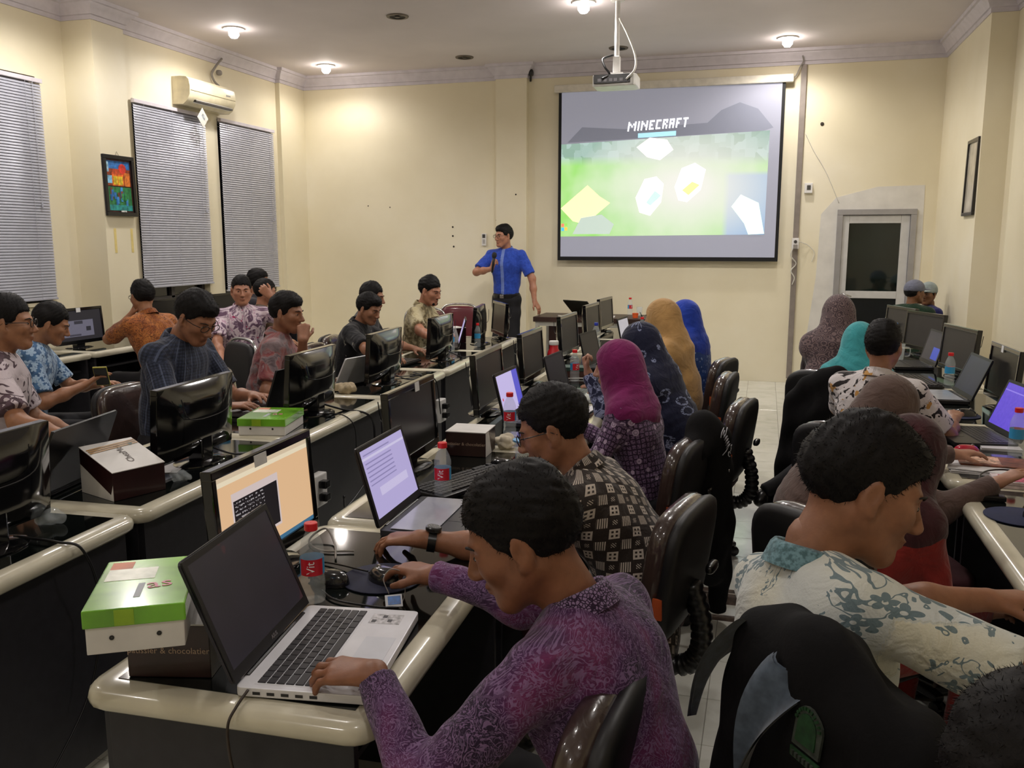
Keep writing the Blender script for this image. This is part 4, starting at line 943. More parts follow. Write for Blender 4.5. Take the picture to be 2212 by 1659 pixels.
# ---------------------------------------------------------------- implicit-surface modelling for bodies and cloth
def V(*a): return np.array(a, float)
class SDF:
    def __init__(s): s.p = []; s.cuts = []
    def cap(s, a, b, ra, rb=None, k=.02, flat=None, ff=1., cut=False, sub=False):
        s.p.append(('c', np.array(a, float), np.array(b, float), ra, ra if rb is None else rb, k, None if flat is None else np.array(flat, float)/np.linalg.norm(flat), ff, cut, sub)); return s
    def ell(s, c, r, R=None, k=.02, sub=False):
        s.p.append(('e', np.array(c, float), np.array(r, float), np.eye(3) if R is None else R, k, sub)); return s
    def bounds(s):
        lo = np.full(3, 9.); hi = -lo
        for q in s.p:
            if q[-1]: continue
            if q[0] == 'c':
                m = max(q[3], q[4]); lo = np.minimum(lo, np.minimum(q[1], q[2])-m); hi = np.maximum(hi, np.maximum(q[1], q[2])+m)
            else:
                m = np.abs(q[3]) @ q[2]; lo = np.minimum(lo, q[1]-m); hi = np.maximum(hi, q[1]+m)
        return lo, hi
    def field(s, res):
        lo, hi = s.bounds(); lo = lo-3*res-.004; n = np.ceil((hi+3*res+.004-lo)/res).astype(int)+1
        F = np.full(n, .2, np.float32)
        ax = [(lo[i]+res*np.arange(n[i])).astype(np.float32) for i in range(3)]
        for q in s.p:
            if q[0] == 'c':
                _, a, b, ra, rb, k, fl, ff, cut, sub = q; m = max(ra, rb)+k+2*res; l = np.minimum(a, b)-m; h = np.maximum(a, b)+m
            else:
                _, c, r, R, k, sub = q; m = np.abs(R) @ r+k+2*res; l = c-m; h = c+m
            i0 = np.clip(((l-lo)/res).astype(int), 0, n-1); i1 = np.clip(((h-lo)/res).astype(int)+2, 1, n)
            if np.any(i1 <= i0): continue
            X = ax[0][i0[0]:i1[0], None, None]; Y = ax[1][None, i0[1]:i1[1], None]; Z = ax[2][None, None, i0[2]:i1[2]]
            if q[0] == 'c':
                d = b-a; L2 = max(float(d @ d), 1e-9)
                px, py, pz = X-a[0], Y-a[1], Z-a[2]
                t = (px*d[0]+py*d[1]+pz*d[2])/L2; tr = np.clip(t, 0, 1)
                qx, qy, qz = px-tr*d[0], py-tr*d[1], pz-tr*d[2]
                if fl is not None:
                    w = (qx*fl[0]+qy*fl[1]+qz*fl[2])*(ff-1); qx = qx+w*fl[0]; qy = qy+w*fl[1]; qz = qz+w*fl[2]
                D = np.sqrt(qx*qx+qy*qy+qz*qz)-(ra+tr*(rb-ra))
                if cut: D = np.maximum(D, (t-1)*math.sqrt(L2))
            else:
                px, py, pz = X-c[0], Y-c[1], Z-c[2]
                u = [(px*R[0, i]+py*R[1, i]+pz*R[2, i])/r[i] for i in range(3)]
                D = (np.sqrt(u[0]**2+u[1]**2+u[2]**2)-1)*float(r.min())
            S = F[i0[0]:i1[0], i0[1]:i1[1], i0[2]:i1[2]]
            if sub:
                D = -D; hh = np.clip(.5-.5*(D-S)/k, 0, 1); S[...] = D*(1-hh)+S*hh+k*hh*(1-hh)
            else:
                hh = np.clip(.5+.5*(D-S)/k, 0, 1); S[...] = D*(1-hh)+S*hh-k*hh*(1-hh)
        for fn in s.cuts: F = np.maximum(F, fn(ax[0][:, None, None], ax[1][None, :, None], ax[2][None, None, :]).astype(np.float32))
        return F, lo
    def mesh(s, res, disp=None, relax=1):
        F, lo = s.field(res); v, q = nets(F, lo, res)
        for _ in range(relax): v = laplace(v, q, .45)
        if disp is not None and len(v): v = v+normals(v, q)*disp(v)[:, None]
        return v, q
CORN8 = np.array([(i, j, k) for i in (0, 1) for j in (0, 1) for k in (0, 1)])
EDG = [(a, b) for a in range(8) for b in range(a+1, 8) if np.abs(CORN8[a]-CORN8[b]).sum() == 1]
def nets(F, lo, res):
    S = F < 0; c = np.zeros(tuple(np.array(F.shape)-1), np.uint8); nx, ny, nz = c.shape
    for i, j, k in CORN8: c += S[i:nx+i, j:ny+j, k:nz+k]
    act = (c > 0) & (c < 8); ci = np.argwhere(act); vid = np.full(c.shape, -1, np.int32); vid[act] = np.arange(len(ci))
    fv = np.stack([F[ci[:, 0]+i, ci[:, 1]+j, ci[:, 2]+k] for i, j, k in CORN8], 1)
    pos = np.zeros((len(ci), 3)); cnt = np.zeros(len(ci))
    for a, b in EDG:
        m = (fv[:, a] < 0) != (fv[:, b] < 0); d = fv[:, a]-fv[:, b]; t = np.where(m, fv[:, a]/np.where(d == 0, 1, d), 0)
        pos += (CORN8[a]+(CORN8[b]-CORN8[a])*t[:, None])*m[:, None]; cnt += m
    v = lo+res*(ci+pos/np.maximum(cnt, 1)[:, None]); Q = []
    for ax in range(3):
        o = [0, 0, 0]; o[ax] = 1; sh = F.shape
        A = S[:sh[0]-o[0], :sh[1]-o[1], :sh[2]-o[2]]; B = S[o[0]:, o[1]:, o[2]:]
        e = np.argwhere(A != B); u, w = (ax+1) % 3, (ax+2) % 3
        e = e[(e[:, u] > 0) & (e[:, w] > 0) & (e[:, u] < sh[u]-1) & (e[:, w] < sh[w]-1)]
        du = np.zeros(3, int); du[u] = 1; dw = np.zeros(3, int); dw[w] = 1
        g = lambda p: vid[p[:, 0], p[:, 1], p[:, 2]]
        q = np.stack([g(e-du-dw), g(e-dw), g(e), g(e-du)], 1)
        ins = A[e[:, 0], e[:, 1], e[:, 2]]; q[~ins] = q[~ins][:, ::-1]; Q.append(q)
    return v, np.concatenate(Q)
def laplace(v, q, f):
    acc = np.zeros_like(v); n = np.zeros(len(v))
    for i in range(4):
        np.add.at(acc, q[:, i], v[q[:, (i+1) % 4]]); np.add.at(n, q[:, i], 1)
        np.add.at(acc, q[:, i], v[q[:, (i+3) % 4]]); np.add.at(n, q[:, i], 1)
    return v+f*(acc/np.maximum(n, 1)[:, None]-v)
def normals(v, q):
    fn = np.cross(v[q[:, 2]]-v[q[:, 0]], v[q[:, 3]]-v[q[:, 1]]); vn = np.zeros_like(v)
    for i in range(4): np.add.at(vn, q[:, i], fn)
    return vn/np.maximum(np.linalg.norm(vn, axis=1), 1e-9)[:, None]
def np_mesh(name, parts, uv=None, attr=None):
    v = np.concatenate([p[0] for p in parts]); o = 0; Q = []
    for pv, pq in parts: Q.append(pq+o); o += len(pv)
    q = np.concatenate(Q).astype(np.int32); me = bpy.data.meshes.new(name)
    me.vertices.add(len(v)); me.vertices.foreach_set('co', v.astype(np.float32).ravel())
    me.loops.add(len(q)*4); me.loops.foreach_set('vertex_index', q.ravel())
    me.polygons.add(len(q)); me.polygons.foreach_set('loop_start', np.arange(0, len(q)*4, 4, dtype=np.int32))
    me.update(calc_edges=True); me.polygons.foreach_set('use_smooth', np.ones(len(q), bool))
    if uv is not None:
        L = me.uv_layers.new(name='UVMap'); L.data.foreach_set('uv', uv[q.ravel()].astype(np.float32).ravel())
    if attr is not None:
        A = me.attributes.new('tint', 'FLOAT', 'POINT'); A.data.foreach_set('value', attr.astype(np.float32))
    me.validate(); return me
def wob(amp, freq, seed=0):
    r = np.random.RandomState(seed); W = r.normal(size=(7, 3))*freq; ph = r.rand(7)*6.28
    return lambda p: amp*np.sin(p @ W.T+ph).sum(1)/2.6
def rot(ax, deg):
    c, s_ = math.cos(RAD(deg)), math.sin(RAD(deg))
    return np.array({'x': [[1,0,0],[0,c,-s_],[0,s_,c]], 'y': [[c,0,s_],[0,1,0],[-s_,0,c]], 'z': [[c,-s_,0],[s_,c,0],[0,0,1]]}[ax])
def unit(a): return a/max(np.linalg.norm(a), 1e-9)

# head template in its own frame: x right, y towards the face, z up, origin between the ears
def head_template(res, fem=False, wide=1.0):
    s = SDF()
    s.ell((0, -.014, .034), (.0745*wide, .094, .088), k=.02)
    s.ell((0, .028, -.03), (.061*wide, .062, .078), k=.03)
    s.ell((0, .066, -.096), (.020, .018, .016), k=.028)
    for x in (-1, 1):
        s.cap((x*.056*wide, -.004, -.045), (x*.022, .058, -.096), .019, .016, k=.03)
        s.ell((x*.043*wide, .056, -.018), (.02, .022, .02), k=.025)
        s.cap((x*.012, .083, .022), (x*.042, .066, .025), .0095, .009, k=.012)
        s.ell((x*.031, .089, .004), (.016, .013, .0095), k=.010, sub=True)
        s.ell((x*.031, .0715, .003), (.0135, .0135, .0115), k=.004)
        s.ell((x*.0105, .098, -.035), (.0085, .0105, .0075), k=.008)
    s.cap((0, .086, .012), (0, .1085, -.029), .0068, .0105, k=.012)
    s.ell((0, .0875, -.058), (.021, .0105, .0055), k=.006)
    s.ell((0, .0855, -.0695), (.018, .0105, .006), k=.006)
    s.cap((0, -.028, -.05), (0, -.045, -.20), .050 if not fem else .044, .056 if not fem else .048, k=.03)
    for x in (-1, 1):
        R = rot('z', x*-22) @ rot('x', -8)
        s.ell((x*.079*wide, -.010, -.004), (.0085, .019, .032), R, k=.008)
        s.ell((x*.0885*wide, -.006, .001), (.006, .0105, .02), R, k=.004, sub=True)
        s.ell((x*.077*wide, -.001, -.030), (.007, .010, .010), R, k=.006)
    v, q = s.mesh(res, relax=1)
    lip = np.exp(-((v[:, 2]+.064)/.011)**2-(v[:, 0]/.02)**2)*(v[:, 1] > .078)
    return v, q, lip
def hair_template(res, seed=1, line=None, vol=.010, front=0.0, rec=0):
    s = SDF(); s.ell((0, -.015, .035), (.0790, .0985, .0915), k=.015)
    s.ell((0, -.018+front*.5, .066), (.0655, .082, .060+vol*.8), k=.035)
    s.ell((0, -.045, .03), (.076, .075, .075), k=.02)
    if front: s.ell((0, .05, .088), (.042, .03, .022), k=.03)
    L = line or ([-.14, -.07, -.035, -.012, .004, .02, .04, .062, .09, .12], [-.085, -.08, -.055, -.035, -.028, -.004, .022, .048+rec, .062+rec, .066+rec])
    s.cuts.append(lambda X, Y, Z: np.interp(Y, L[0], L[1])+.012*np.clip(np.abs(X)/.05-.4, 0, 1)*(Y > .045)*(1+rec*30)+.0035*np.sin(Y*210+X*150+seed)+.003*np.sin(X*310+seed*2)-Z)
    w1 = wob(.0012, 150, seed); w2 = wob(.0025, 38, seed+9)
    v, q = s.mesh(res, disp=lambda p: w1(p)+w2(p), relax=2)
    # short tufts standing off the surface
    n = normals(v, q); r = np.random.RandomState(seed); k = min(len(v), 5200); i = r.permutation(len(v))[:k]; i = i[v[i, 2] > -.05]
    d = n[i]*.55+r.normal(size=(len(i), 3))*.45+np.array([0, .25, -.35]); d /= np.linalg.norm(d, axis=1)[:, None]; L = (.003+.004*r.rand(len(i)))[:, None]*(1+vol*35)
    w = np.cross(d, r.normal(size=(len(i), 3))); w = w/np.linalg.norm(w, axis=1)[:, None]*.0009; b = v[i]-n[i]*.002
    tv = np.stack([b-w, b+w, b+d*L+w*.15, b+d*L-w*.15], 1).reshape(-1, 3); tq = np.arange(len(tv)).reshape(-1, 4)
    return np.concatenate([v, tv]), np.concatenate([q, tq+len(v)])
HEADS = {}
def head(res, fem, wide):
    k = (res, fem, round(wide, 2))
    if k not in HEADS: HEADS[k] = head_template(res, fem, wide)
    return HEADS[k]
HAIRS = {}
def hair(res, seed, vol, front, rec):
    k = (res, seed, vol, front, rec)
    if k not in HAIRS: HAIRS[k] = hair_template(res, seed, None, vol, front, rec)
    return HAIRS[k]

def add_hand(s, w, fx, nz, side, curl, k=.0045, sc=1.0, spread=6, thumb=(35, 25)):
    """five fingers on a palm; w wrist, fx towards the fingers, nz back of the hand, side +1 right hand"""
    fx = unit(fx); nz = unit(nz-fx*(nz @ fx)); ty = np.cross(nz, fx)*side      # ty points to the thumb side
    P = lambda a, b, c: w+(fx*a+ty*b+nz*c)*sc
    bases = [(.088, .030, .002), (.092, .010, .004), (.088, -.010, .003), (.080, -.029, 0)]; lens = [.068, .076, .070, .054]; rad = [.0088, .0090, .0086, .0076]
    for (a, b, c), r in zip(bases, rad): s.cap(P(.0, b*.45, 0), P(a, b, c), .0165*sc, (r+.0035)*sc, k=.014, flat=nz, ff=1.12)
    s.cap(P(.015, .02, -.006), P(.045, .030, -.008), .016*sc, .013*sc, k=.012)
    for i in range(4):
        p = P(*bases[i]); c3 = curl[i] if isinstance(curl[0], (list, tuple)) else curl
        ang = 0; sp = RAD((1.5-i)*spread*.6)
        for f, cu, r0, r1 in ((.45, c3[0], 1.0, .95), (.31, c3[1], .95, .9), (.24, c3[2], .9, .78)):
            ang += cu; d = (fx*math.cos(sp)+ty*math.sin(sp))*math.cos(RAD(ang))-nz*math.sin(RAD(ang))
            e = p+d*lens[i]*f*sc; s.cap(p, e, rad[i]*r0*sc, rad[i]*r1*sc, k=k); p = e
    p = P(.028, .033, -.008); a0 = thumb[0]
    for f, cu, r0, r1 in ((.040, 0, .0115, .0100), (.030, thumb[1], .0100, .0080)):
        a0 -= cu; d = fx*math.cos(RAD(a0))+ty*math.sin(RAD(a0))-nz*.35; d = unit(d)
        e = p+d*f*sc; s.cap(p, e, r0*sc, r1*sc, k=.006); p = e
# ---------------------------------------------------------------- people
def skin_mat(name, col):
    if name in MATS: return MATS[name]
    t = NT(name); c = lin(col); co = t.coord()
    f = t.noise(co, 35, 4); base = t.ramp(f, [(.3, tuple(x*.86 for x in c[:3])+(1,)), (.7, tuple(min(1, x*1.1) for x in c[:3])+(1,))])
    a = t.n.new('ShaderNodeAttribute'); a.attribute_name = 'tint'
    t.base(t.mix(t.math('MULTIPLY', a.outputs['Fac'], .75), base, tuple(x*y for x, y in zip(c[:3], (.62, .42, .42)))+(1,)))
    t.b.inputs['Roughness'].default_value = .48; t.b.inputs['Subsurface Weight'].default_value = .06
    t.b.inputs['Subsurface Radius'].default_value = (.02, .008, .004)
    t.bump(t.noise(co, 220, 2), .12, .002); MATS[name] = t.m; return t.m
def hair_mat():
    t = NT('black_hair'); co = t.coord(scale=(50, 50, 50)); f = t.noise(co, 4, 5, .8)
    t.base(t.ramp(f, [(.35, lin('#080607')), (.7, lin('#120e0e'))])); t.b.inputs['Roughness'].default_value = .62; t.b.inputs['Specular IOR Level'].default_value = .22
    t.bump(f, .3, .0015); return t.m
HAIR = hair_mat()
BROW = mat('eyebrow_black', '#140f0e', .7, var=0)
EYEW = mat('eye_white', '#8f837a', .2, var=0); EYED = mat('eye_dark', '#120b09', .1, var=0)
TROU = mat('black_trousers', '#131217', .8, var=.12)
SHOE = mat('black_shoe_leather', '#100f10', .3, coat=.2)
SPEC = mat('spectacle_frame', '#1a1516', .25, coat=.3)
WATCHM = mat('watch_black', '#121214', .3, coat=.3)
def ik(S, T, L1, L2, pole):
    d = T-S; D = np.linalg.norm(d); m = (L1+L2)*.985
    if D > m: T = S+d/D*m; d = T-S; D = m
    a = (L1*L1-L2*L2+D*D)/(2*D); h = math.sqrt(max(L1*L1-a*a, 1e-6)); n = unit(d)
    p = unit(pole-n*(pole @ n)); return S+n*a+p*h, T
RELAX = ((12, 22, 14),)*4; TYPE = ((8, 38, 22), (6, 40, 24), (8, 40, 24), (12, 36, 22)); FIST = ((62, 72, 40),)*4; MOUSEH = ((18, 20, 12), (18, 18, 12), (24, 26, 14), (28, 30, 16))
def person(label, top, face, shirt=None, skin='#9a6a4c', lean=8, side=0, hyaw=0, hpitch=0, hroll=0, lh=None, rh=None, lel=None, rel=None, lhand=RELAX, rhand=RELAX,
           lfx=None, rfx=None, lnz=None, rnz=None, sleeve='short', collar=None, res=.007, fem=False, hairp=(1, .010, 0., 0.), scarf=None, glasses=False, stand=False,
           wide=1.0, belly=1.0, watch=None, trousers=None, seat=.45, legs=True, eyes=True, cap=None, group=None, untuck=.0, legdir=0, sc=None, thumb=(35, 25), knee=None, beard=False, slouch=4, hs=1.0):
    top = np.array(top, float)
    rz = face-90; Rw = rot('z', rz)
    # skeleton at unit scale, local frame: y forward
    sh = 1.0
    def skel(sh):
        h0 = .96*sh if stand else seat+.11
        H = V(0, 0, h0); Rl = rot('y', side) @ rot('x', -lean*.8+slouch*.3); Ru = rot('y', side*1.1) @ rot('x', -lean*1.25-slouch)
        W_ = H+Rl @ V(0, 0, .17)*sh; C = W_+Ru @ V(0, .0, .17)*sh; N = C+Ru @ V(0, -.005, .16)*sh
        Rh = rot('z', hyaw) @ rot('y', hroll) @ rot('x', -hpitch)
        HC = N+(.5*Ru+.5*Rh) @ V(0, .028, .0)*sh+Rh @ V(0, .012, .155)*sh*hs
        return H, W_, C, N, Ru, Rh, HC, HC[2]+.122*sh*hs
    a = skel(1.0)[-1]; b_ = skel(.9)[-1]
    sh = sc or float(np.clip(.9+(top[2]-b_)/(a-b_)*.1, .84, 1.12))
    H, W_, C, N, Ru, Rh, HC, tz = skel(sh)
    HT = HC+Rh @ V(0, -.01, .122)*sh*hs
    root = top-Rw @ HT; zoff = float(np.clip(top[2]-tz, -.2, .2)); root[2] = 0
    inv = lambda p: Rw.T @ (np.array(p, float)-root)
    S_ = {}
    H, W_, C, N, HC = [p+V(0, 0, zoff) for p in (H, W_, C, N, HC)]
    t = thing('person', label, 'person', tuple(root), rz, group)
    sk = skin_mat('skin_'+skin[1:], skin)
    SR = N+Ru @ V(.178 if not fem else .155, 0, -.055)*sh; SL = N+Ru @ V(-.178 if not fem else -.155, 0, -.055)*sh
    fw = Ru @ V(0, 1, 0); up = Ru @ V(0, 0, 1)
    parts = []; hv, hq, lip = head(min(res, .006), fem, wide)
    hsh = sh*hs; hv = (hv*hsh) @ Rh.T+HC; parts.append((hv, hq)); tint = [lip]
    core = SDF().cap(N-up*.02, C, .058*sh, .08*sh, k=.03).cap(SL, SR, .042*sh, k=.04).cap(N+up*.05, N-up*.04, .05*sh, .056*sh, k=.03)
    arms = {}
    for sd, S, tgt, el, hp, fx, nz in ((-1, SL, lh, lel, lhand, lfx, lnz), (1, SR, rh, rel, rhand, rfx, rnz)):
        if stand and tgt is None: T = S+V(sd*.06, .03, -.54)*sh
        elif tgt is None: T = V(sd*.14, .34, H[2]+.08)
        else: T = inv(tgt)
        pole = (V(sd*.25, -.3, -1) if fem else V(sd*.55, -.35, -.8)) if el is None else Rw.T @ np.array(el, float)
        E, T = ik(S, T, .285*sh, .25*sh, pole)
        fd = unit(T-E) if fx is None else unit(Rw.T @ np.array(fx, float)); nn = V(0, 0, 1) if nz is None else unit(Rw.T @ np.array(nz, float))
        if abs(nn @ fd) > .95: nn = V(0, 1, 0)
        g = .74 if sleeve == 'long' else 1.0; a_ = SDF().cap(S, E, .046*sh*g, .038*sh*g, k=.03).cap(E, E+(T-E)*.45, .0385*sh*g, .036*sh*g, k=.03).cap(E+(T-E)*.45, T, .035*sh*g, .0255*sh, k=.03)
        add_hand(a_, T, fd, nn, sd, hp, sc=sh*(.94 if fem else 1), thumb=thumb)
        v, q = a_.mesh(min(res, .0055) if res > .0045 else .0036); parts.append((v, q)); tint.append(np.zeros(len(v))); arms[sd] = (S, E, T)
    v, q = core.mesh(.014); parts.append((v, q)); tint.append(np.zeros(len(v)))
    link('body', np_mesh('body', parts, attr=np.concatenate(tint)), sk, t)
    # shirt
    s = SDF(); ra = Ru @ V(1, 0, 0); bx = sh*belly
    s.cap(H-V(0, 0, .07 if not stand else -.06), W_, .152*bx if not stand else .144*bx, .146*bx, k=.05, flat=(0, 1, 0), ff=1.28)
    s.cap(W_, C, .146*bx, .158*sh, k=.06, flat=fw, ff=1.38)
    s.cap(C-ra*.075*sh, C+ra*.075*sh, .112*sh, k=.06, flat=fw, ff=1.05).cap(C-ra*.07*sh+up*.07*sh, C+ra*.07*sh+up*.07*sh, .098*sh, k=.06, flat=fw, ff=1.05)
    s.cap(C, N-up*.055*sh, .15*sh, .09*sh, k=.05, flat=fw, ff=1.4)
    for sd in (-1, 1):
        S, E, T = arms[sd]
        s.cap(N-up*.035*sh, S+up*.0, .056*sh, .058*sh, k=.045)
        if sleeve == 'short':
            s.cap(S, S+(E-S)*.82, .060*sh, .066*sh, k=.028, cut=True)
        else:
            s.cap(S, E, .060*sh, .054*sh, k=.028); e2 = E+(T-E)*(.96 if sleeve == 'long' else .5); s.cap(E, e2, .053*sh, .041*sh, k=.03, cut=True)
    if fem: s.ell(C+fw*.075*sh-up*.0, (.12*sh, .055*sh, .07*sh), Ru, k=.05)
    w1 = wob(.0034, 16, int(abs(top[0]*100))); w2 = wob(.0018, 42, int(abs(top[1]*100)))
    sres = max(res*1.25, .007)
    v, q = s.mesh(sres, disp=lambda p: w1(p)+w2(p))
    # texture coordinates unrolled from the nearest limb
    uv = np.zeros((len(v), 2)); best = np.full(len(v), 9.)
    for sd in (-1, 1):
        S, E, T = arms[sd]
        for A, B, o in ((S, E, 0.), (E, T, .28)):
            d = B-A; L = np.linalg.norm(d); n = d/L; tt = np.clip((v-A) @ n, 0, L); r = v-A-tt[:, None]*n; D = np.linalg.norm(r, axis=1)-.06
            e1 = unit(np.cross(n, V(.3, 1, .2))); e2 = np.cross(n, e1); an = np.arctan2(r @ e1, r @ e2)
            m = (D < best-.001) & ((v-A) @ n > (.045 if o == 0 else 0)); best[m] = D[m]; uv[m] = np.stack([an*.06+sd*2, tt+o], 1)[m]
    A, B = H, N; r = v-A; nn = unit(B-A); tt = r @ nn; rr = r-tt[:, None]*nn; D = np.linalg.norm(rr*V(1, 1.3, 1), axis=1)-.16; D = np.where(tt > .44*sh, -.02, D)
    m = D < best; an = np.arctan2(rr @ V(1, 0, 0), -(rr @ V(0, 1, 0)))
    uv[m] = np.stack([an*.155, tt], 1)[m]
    shirt_o = link('blouse' if fem else 'shirt', np_mesh('shirt', [(v, q)], uv=uv), shirt, t)
    # collar band with folded points
    if collar is not None:
        vs = []; fs = []; n = 28; Rc = rot('y', side*.5) @ rot('x', -lean*1.1-slouch*.8-8)
        for i in range(n+1):
            a = RAD(-82+(180+164)*i/n)          # opening at the front
            ca, sa = math.cos(a), math.sin(a)
            cx, cy = -ca, -sa
            fr = max(0, (cy+.35))
            for o, z in ((.062, -.02), (.0605, .022), (.0645, .027), (.071, .018), (.081+.012*fr, -.020-.022*fr)):
                vs.append(tuple(N+Rc @ (V(cx*o*1.02, cy*o*1.05-.012, z+.012-.012*fr)*sh)))
        for i in range(n):
            for j in range(4): fs.append((i*5+j, (i+1)*5+j, (i+1)*5+j+1, i*5+j+1))
        co_ = MB().add(vs, fs).obj('collar', collar, t, smooth=True); ul = co_.data.uv_layers.new(name='UVMap')
        for lp in co_.data.loops: p_ = co_.data.vertices[lp.vertex_index].co; ul.data[lp.index].uv = (math.atan2(p_.x-N[0], p_.y-N[1])*.075, p_.z)
    # legs
    tm = trousers or TROU; s = SDF()
    if stand:
        s.ell(H-V(0, 0, .03), (.160*sh, .126*sh, .12*sh), k=.04)
        for sd in (-1, 1):
            s.cap(H+V(sd*.085, 0, -.05), V(sd*.10, .02, .50), .088*sh, .065*sh, k=.03); s.cap(V(sd*.10, .02, .50), V(sd*.11, -.01, .07), .065*sh, .05*sh, k=.03, cut=True)
        feet = [(V(sd*.11, -.01, 0), 0) for sd in (-1, 1)]
    else:
        s.ell(H-V(0, .0, .02), (.17*sh, .13*sh, .10*sh), k=.04); feet = []
        for sd in (-1, 1):
            K = H+rot('z', legdir+sd*-5) @ V(sd*.10, .40, -.03)*sh; A_ = V(K[0], K[1]-.02, .08)
            if knee and sd in knee: K = inv(knee[sd][0]); A_ = inv(knee[sd][1])
            s.cap(H+V(sd*.085, .02, -.02), K, .085*sh, .062*sh, k=.03); s.cap(K, A_, .06*sh, .047*sh, k=.03, cut=True)
            feet.append((A_, K))
    if legs:
        w3 = wob(.004, 20, 5); v, q = s.mesh(.013, disp=w3)
        link('skirt' if fem else 'trousers', np_mesh('trousers', [(v, q)]), tm, t)
        for i, (A_, K) in enumerate(feet):
            s = SDF(); z = max(.0, A_[2]-.08)
            f0 = V(A_[0], A_[1], z)
            s.ell(f0+V(0, .06, .035), (.043, .125, .034), k=.01).ell(f0+V(0, -.005, .05), (.038, .05, .045), k=.02)
            s.cuts.append(lambda X, Y, Z, z=z: (z+.002)-Z); v, q = s.mesh(.009); link('shoe', np_mesh('shoe', [(v, q)]), SHOE, t)
    M4 = lambda p: (HC+Rh @ (np.array(p, float)*sh*hs))
    if scarf is None:
        if hairp is not None:
            xv, xq = hair(min(res, .006), *hairp); link('hair', np_mesh('hair', [((xv*hsh) @ Rh.T+HC, xq)]), HAIR, t)
    if beard:
        s = SDF().cap((-.022, .070, -.094), (.022, .070, -.094), .0165, k=.01).ell((0, .0865, -.049), (.022, .0085, .0035), k=.005); v, q = s.mesh(.004); link('beard', np_mesh('beard', [((v*hsh) @ Rh.T+HC, q)]), HAIR, t)
    if eyes:
        for x in (-1, 1):
            e = MB(); e.sell((0, 0, 0), (.0118, .0120, .0052), 1, 1, 12, 8); e.v = [tuple(M4((p[0]+x*.031, p[1]+.0738, p[2]+.0030))) for p in e.v]; eo = e.obj('eye', EYEW, t, smooth=True)
            e = MB(); e.sell((0, 0, 0), (.0052, .0030, .0045), 1, 1, 10, 6); e.v = [tuple(M4((p[0]+x*.031, p[1]+.0838, p[2]+.0030))) for p in e.v]; e.obj('iris', EYED, eo, smooth=True)
            if hairp is not None:
                MB().tube([tuple(M4((x*.014, .0945, .021))), tuple(M4((x*.03, .0905, .027))), tuple(M4((x*.047, .0745, .022)))], [.0022, .0030, .0015], 6).obj('eyebrow', BROW, t, smooth=True)
    if glasses:
        g = MB()
        for x in (-1, 1):
            ring = [tuple(M4((x*.033+.024*math.cos(a*.4488), .1015-.12*abs(x*.033+.024*math.cos(a*.4488))**1.6*1.2, .003+.0165*math.sin(a*.4488)))) for a in range(14)]
            g.tube(ring, .0019*sh, 6, closed=True)
            g.tube([tuple(M4((x*.056, .090, .009))), tuple(M4((x*.075, .06, .010))), tuple(M4((x*.082, -.004, .008))), tuple(M4((x*.081, -.022, -.006)))], .0019*sh, 6)
        g.tube([tuple(M4((-.0095, .1005, .006))), tuple(M4((0, .1055, .0085))), tuple(M4((.0095, .1005, .006)))], .0017*sh, 6)
        g.obj('spectacles', SPEC, t, smooth=True)
    if scarf:
        s = SDF(); hm = lambda p: M4(p)
        s.ell(M4((0, -.014, .022)), (.092*sh, .112*sh, .108*sh), Rh, k=.03)
        s.ell(M4((0, .012, -.04)), (.080*sh, .085*sh, .095*sh), Rh, k=.04)
        s.cap(M4((0, -.03, -.05)), N+fw*.01, .078*sh, .088*sh, k=.05)
        dl = scarf.get('drape', .16)
        s.cap(M4((0, -.035, -.01)), N-up*.06*sh-fw*.02, .088*sh, (.115+.12*dl)*sh, k=.06, flat=fw, ff=1.12)
        s.cap(N-up*.01, N-up*dl*.7, .10*sh, (.13+.2*dl)*sh, k=.06, flat=fw, ff=1.25)
        for sd in (-1, 1):
            s.cap(N-up*.02, arms[sd][0]*.85+N*.15-up*.008*(1+dl*8), .074*sh, (.078+.1*dl)*sh, k=.05)
        if dl > .2: s.cap(N-up*.05-fw*.05, N-up*dl-fw*.06, .11*sh, .15*sh, k=.06, flat=fw, ff=1.6)
        s.ell(M4((0, .105, -.022)), (.053*sh, .060*sh, .074*sh), Rh, k=.012, sub=True)
        dv = unit(np.array(scarf.get('fold', (.4, .7, 1.0)))); fr = scarf.get('freq', 60); am = scarf.get('amp', .005)*.22; fr = fr*1.8; wv = wob(.012, 9, 3)
        def dsp(p):
            lo_ = np.clip((HC[2]+.05-p[:, 2])/.12, 0.1, 1); return am*lo_*np.sin((p @ dv)*fr+wv(p)*160)+am*.7*lo_*np.sin((p @ np.array([-dv[0], dv[1], dv[2]*.6]))*fr*.7+1+wv(p)*120)
        v, q = s.mesh(max(res, .006), disp=dsp)
        uv2 = np.stack([np.arctan2(v[:, 0]-HC[0], -(v[:, 1]-HC[1]))*.13, v[:, 2]], 1)
        link('headscarf', np_mesh('headscarf', [(v, q)], uv=uv2), scarf['mat'], t)
    if cap:
        s = SDF().ell(M4((0, -.014, .045)), (.093*sh, .114*sh, .10*sh), Rh, k=.02); s2 = []
        s.cuts.append(lambda X, Y, Z: (HC[2]+.018)-Z); v, q = s.mesh(.007)
        b = SDF().ell(M4((0, .105, .040)), (.075*sh, .075*sh, .007*sh), Rh, k=.01); v2, q2 = b.mesh(.005)
        co = link('cap', np_mesh('cap', [(v, q)]), cap, t); link('brim', np_mesh('brim', [(v2, q2)]), cap, co)
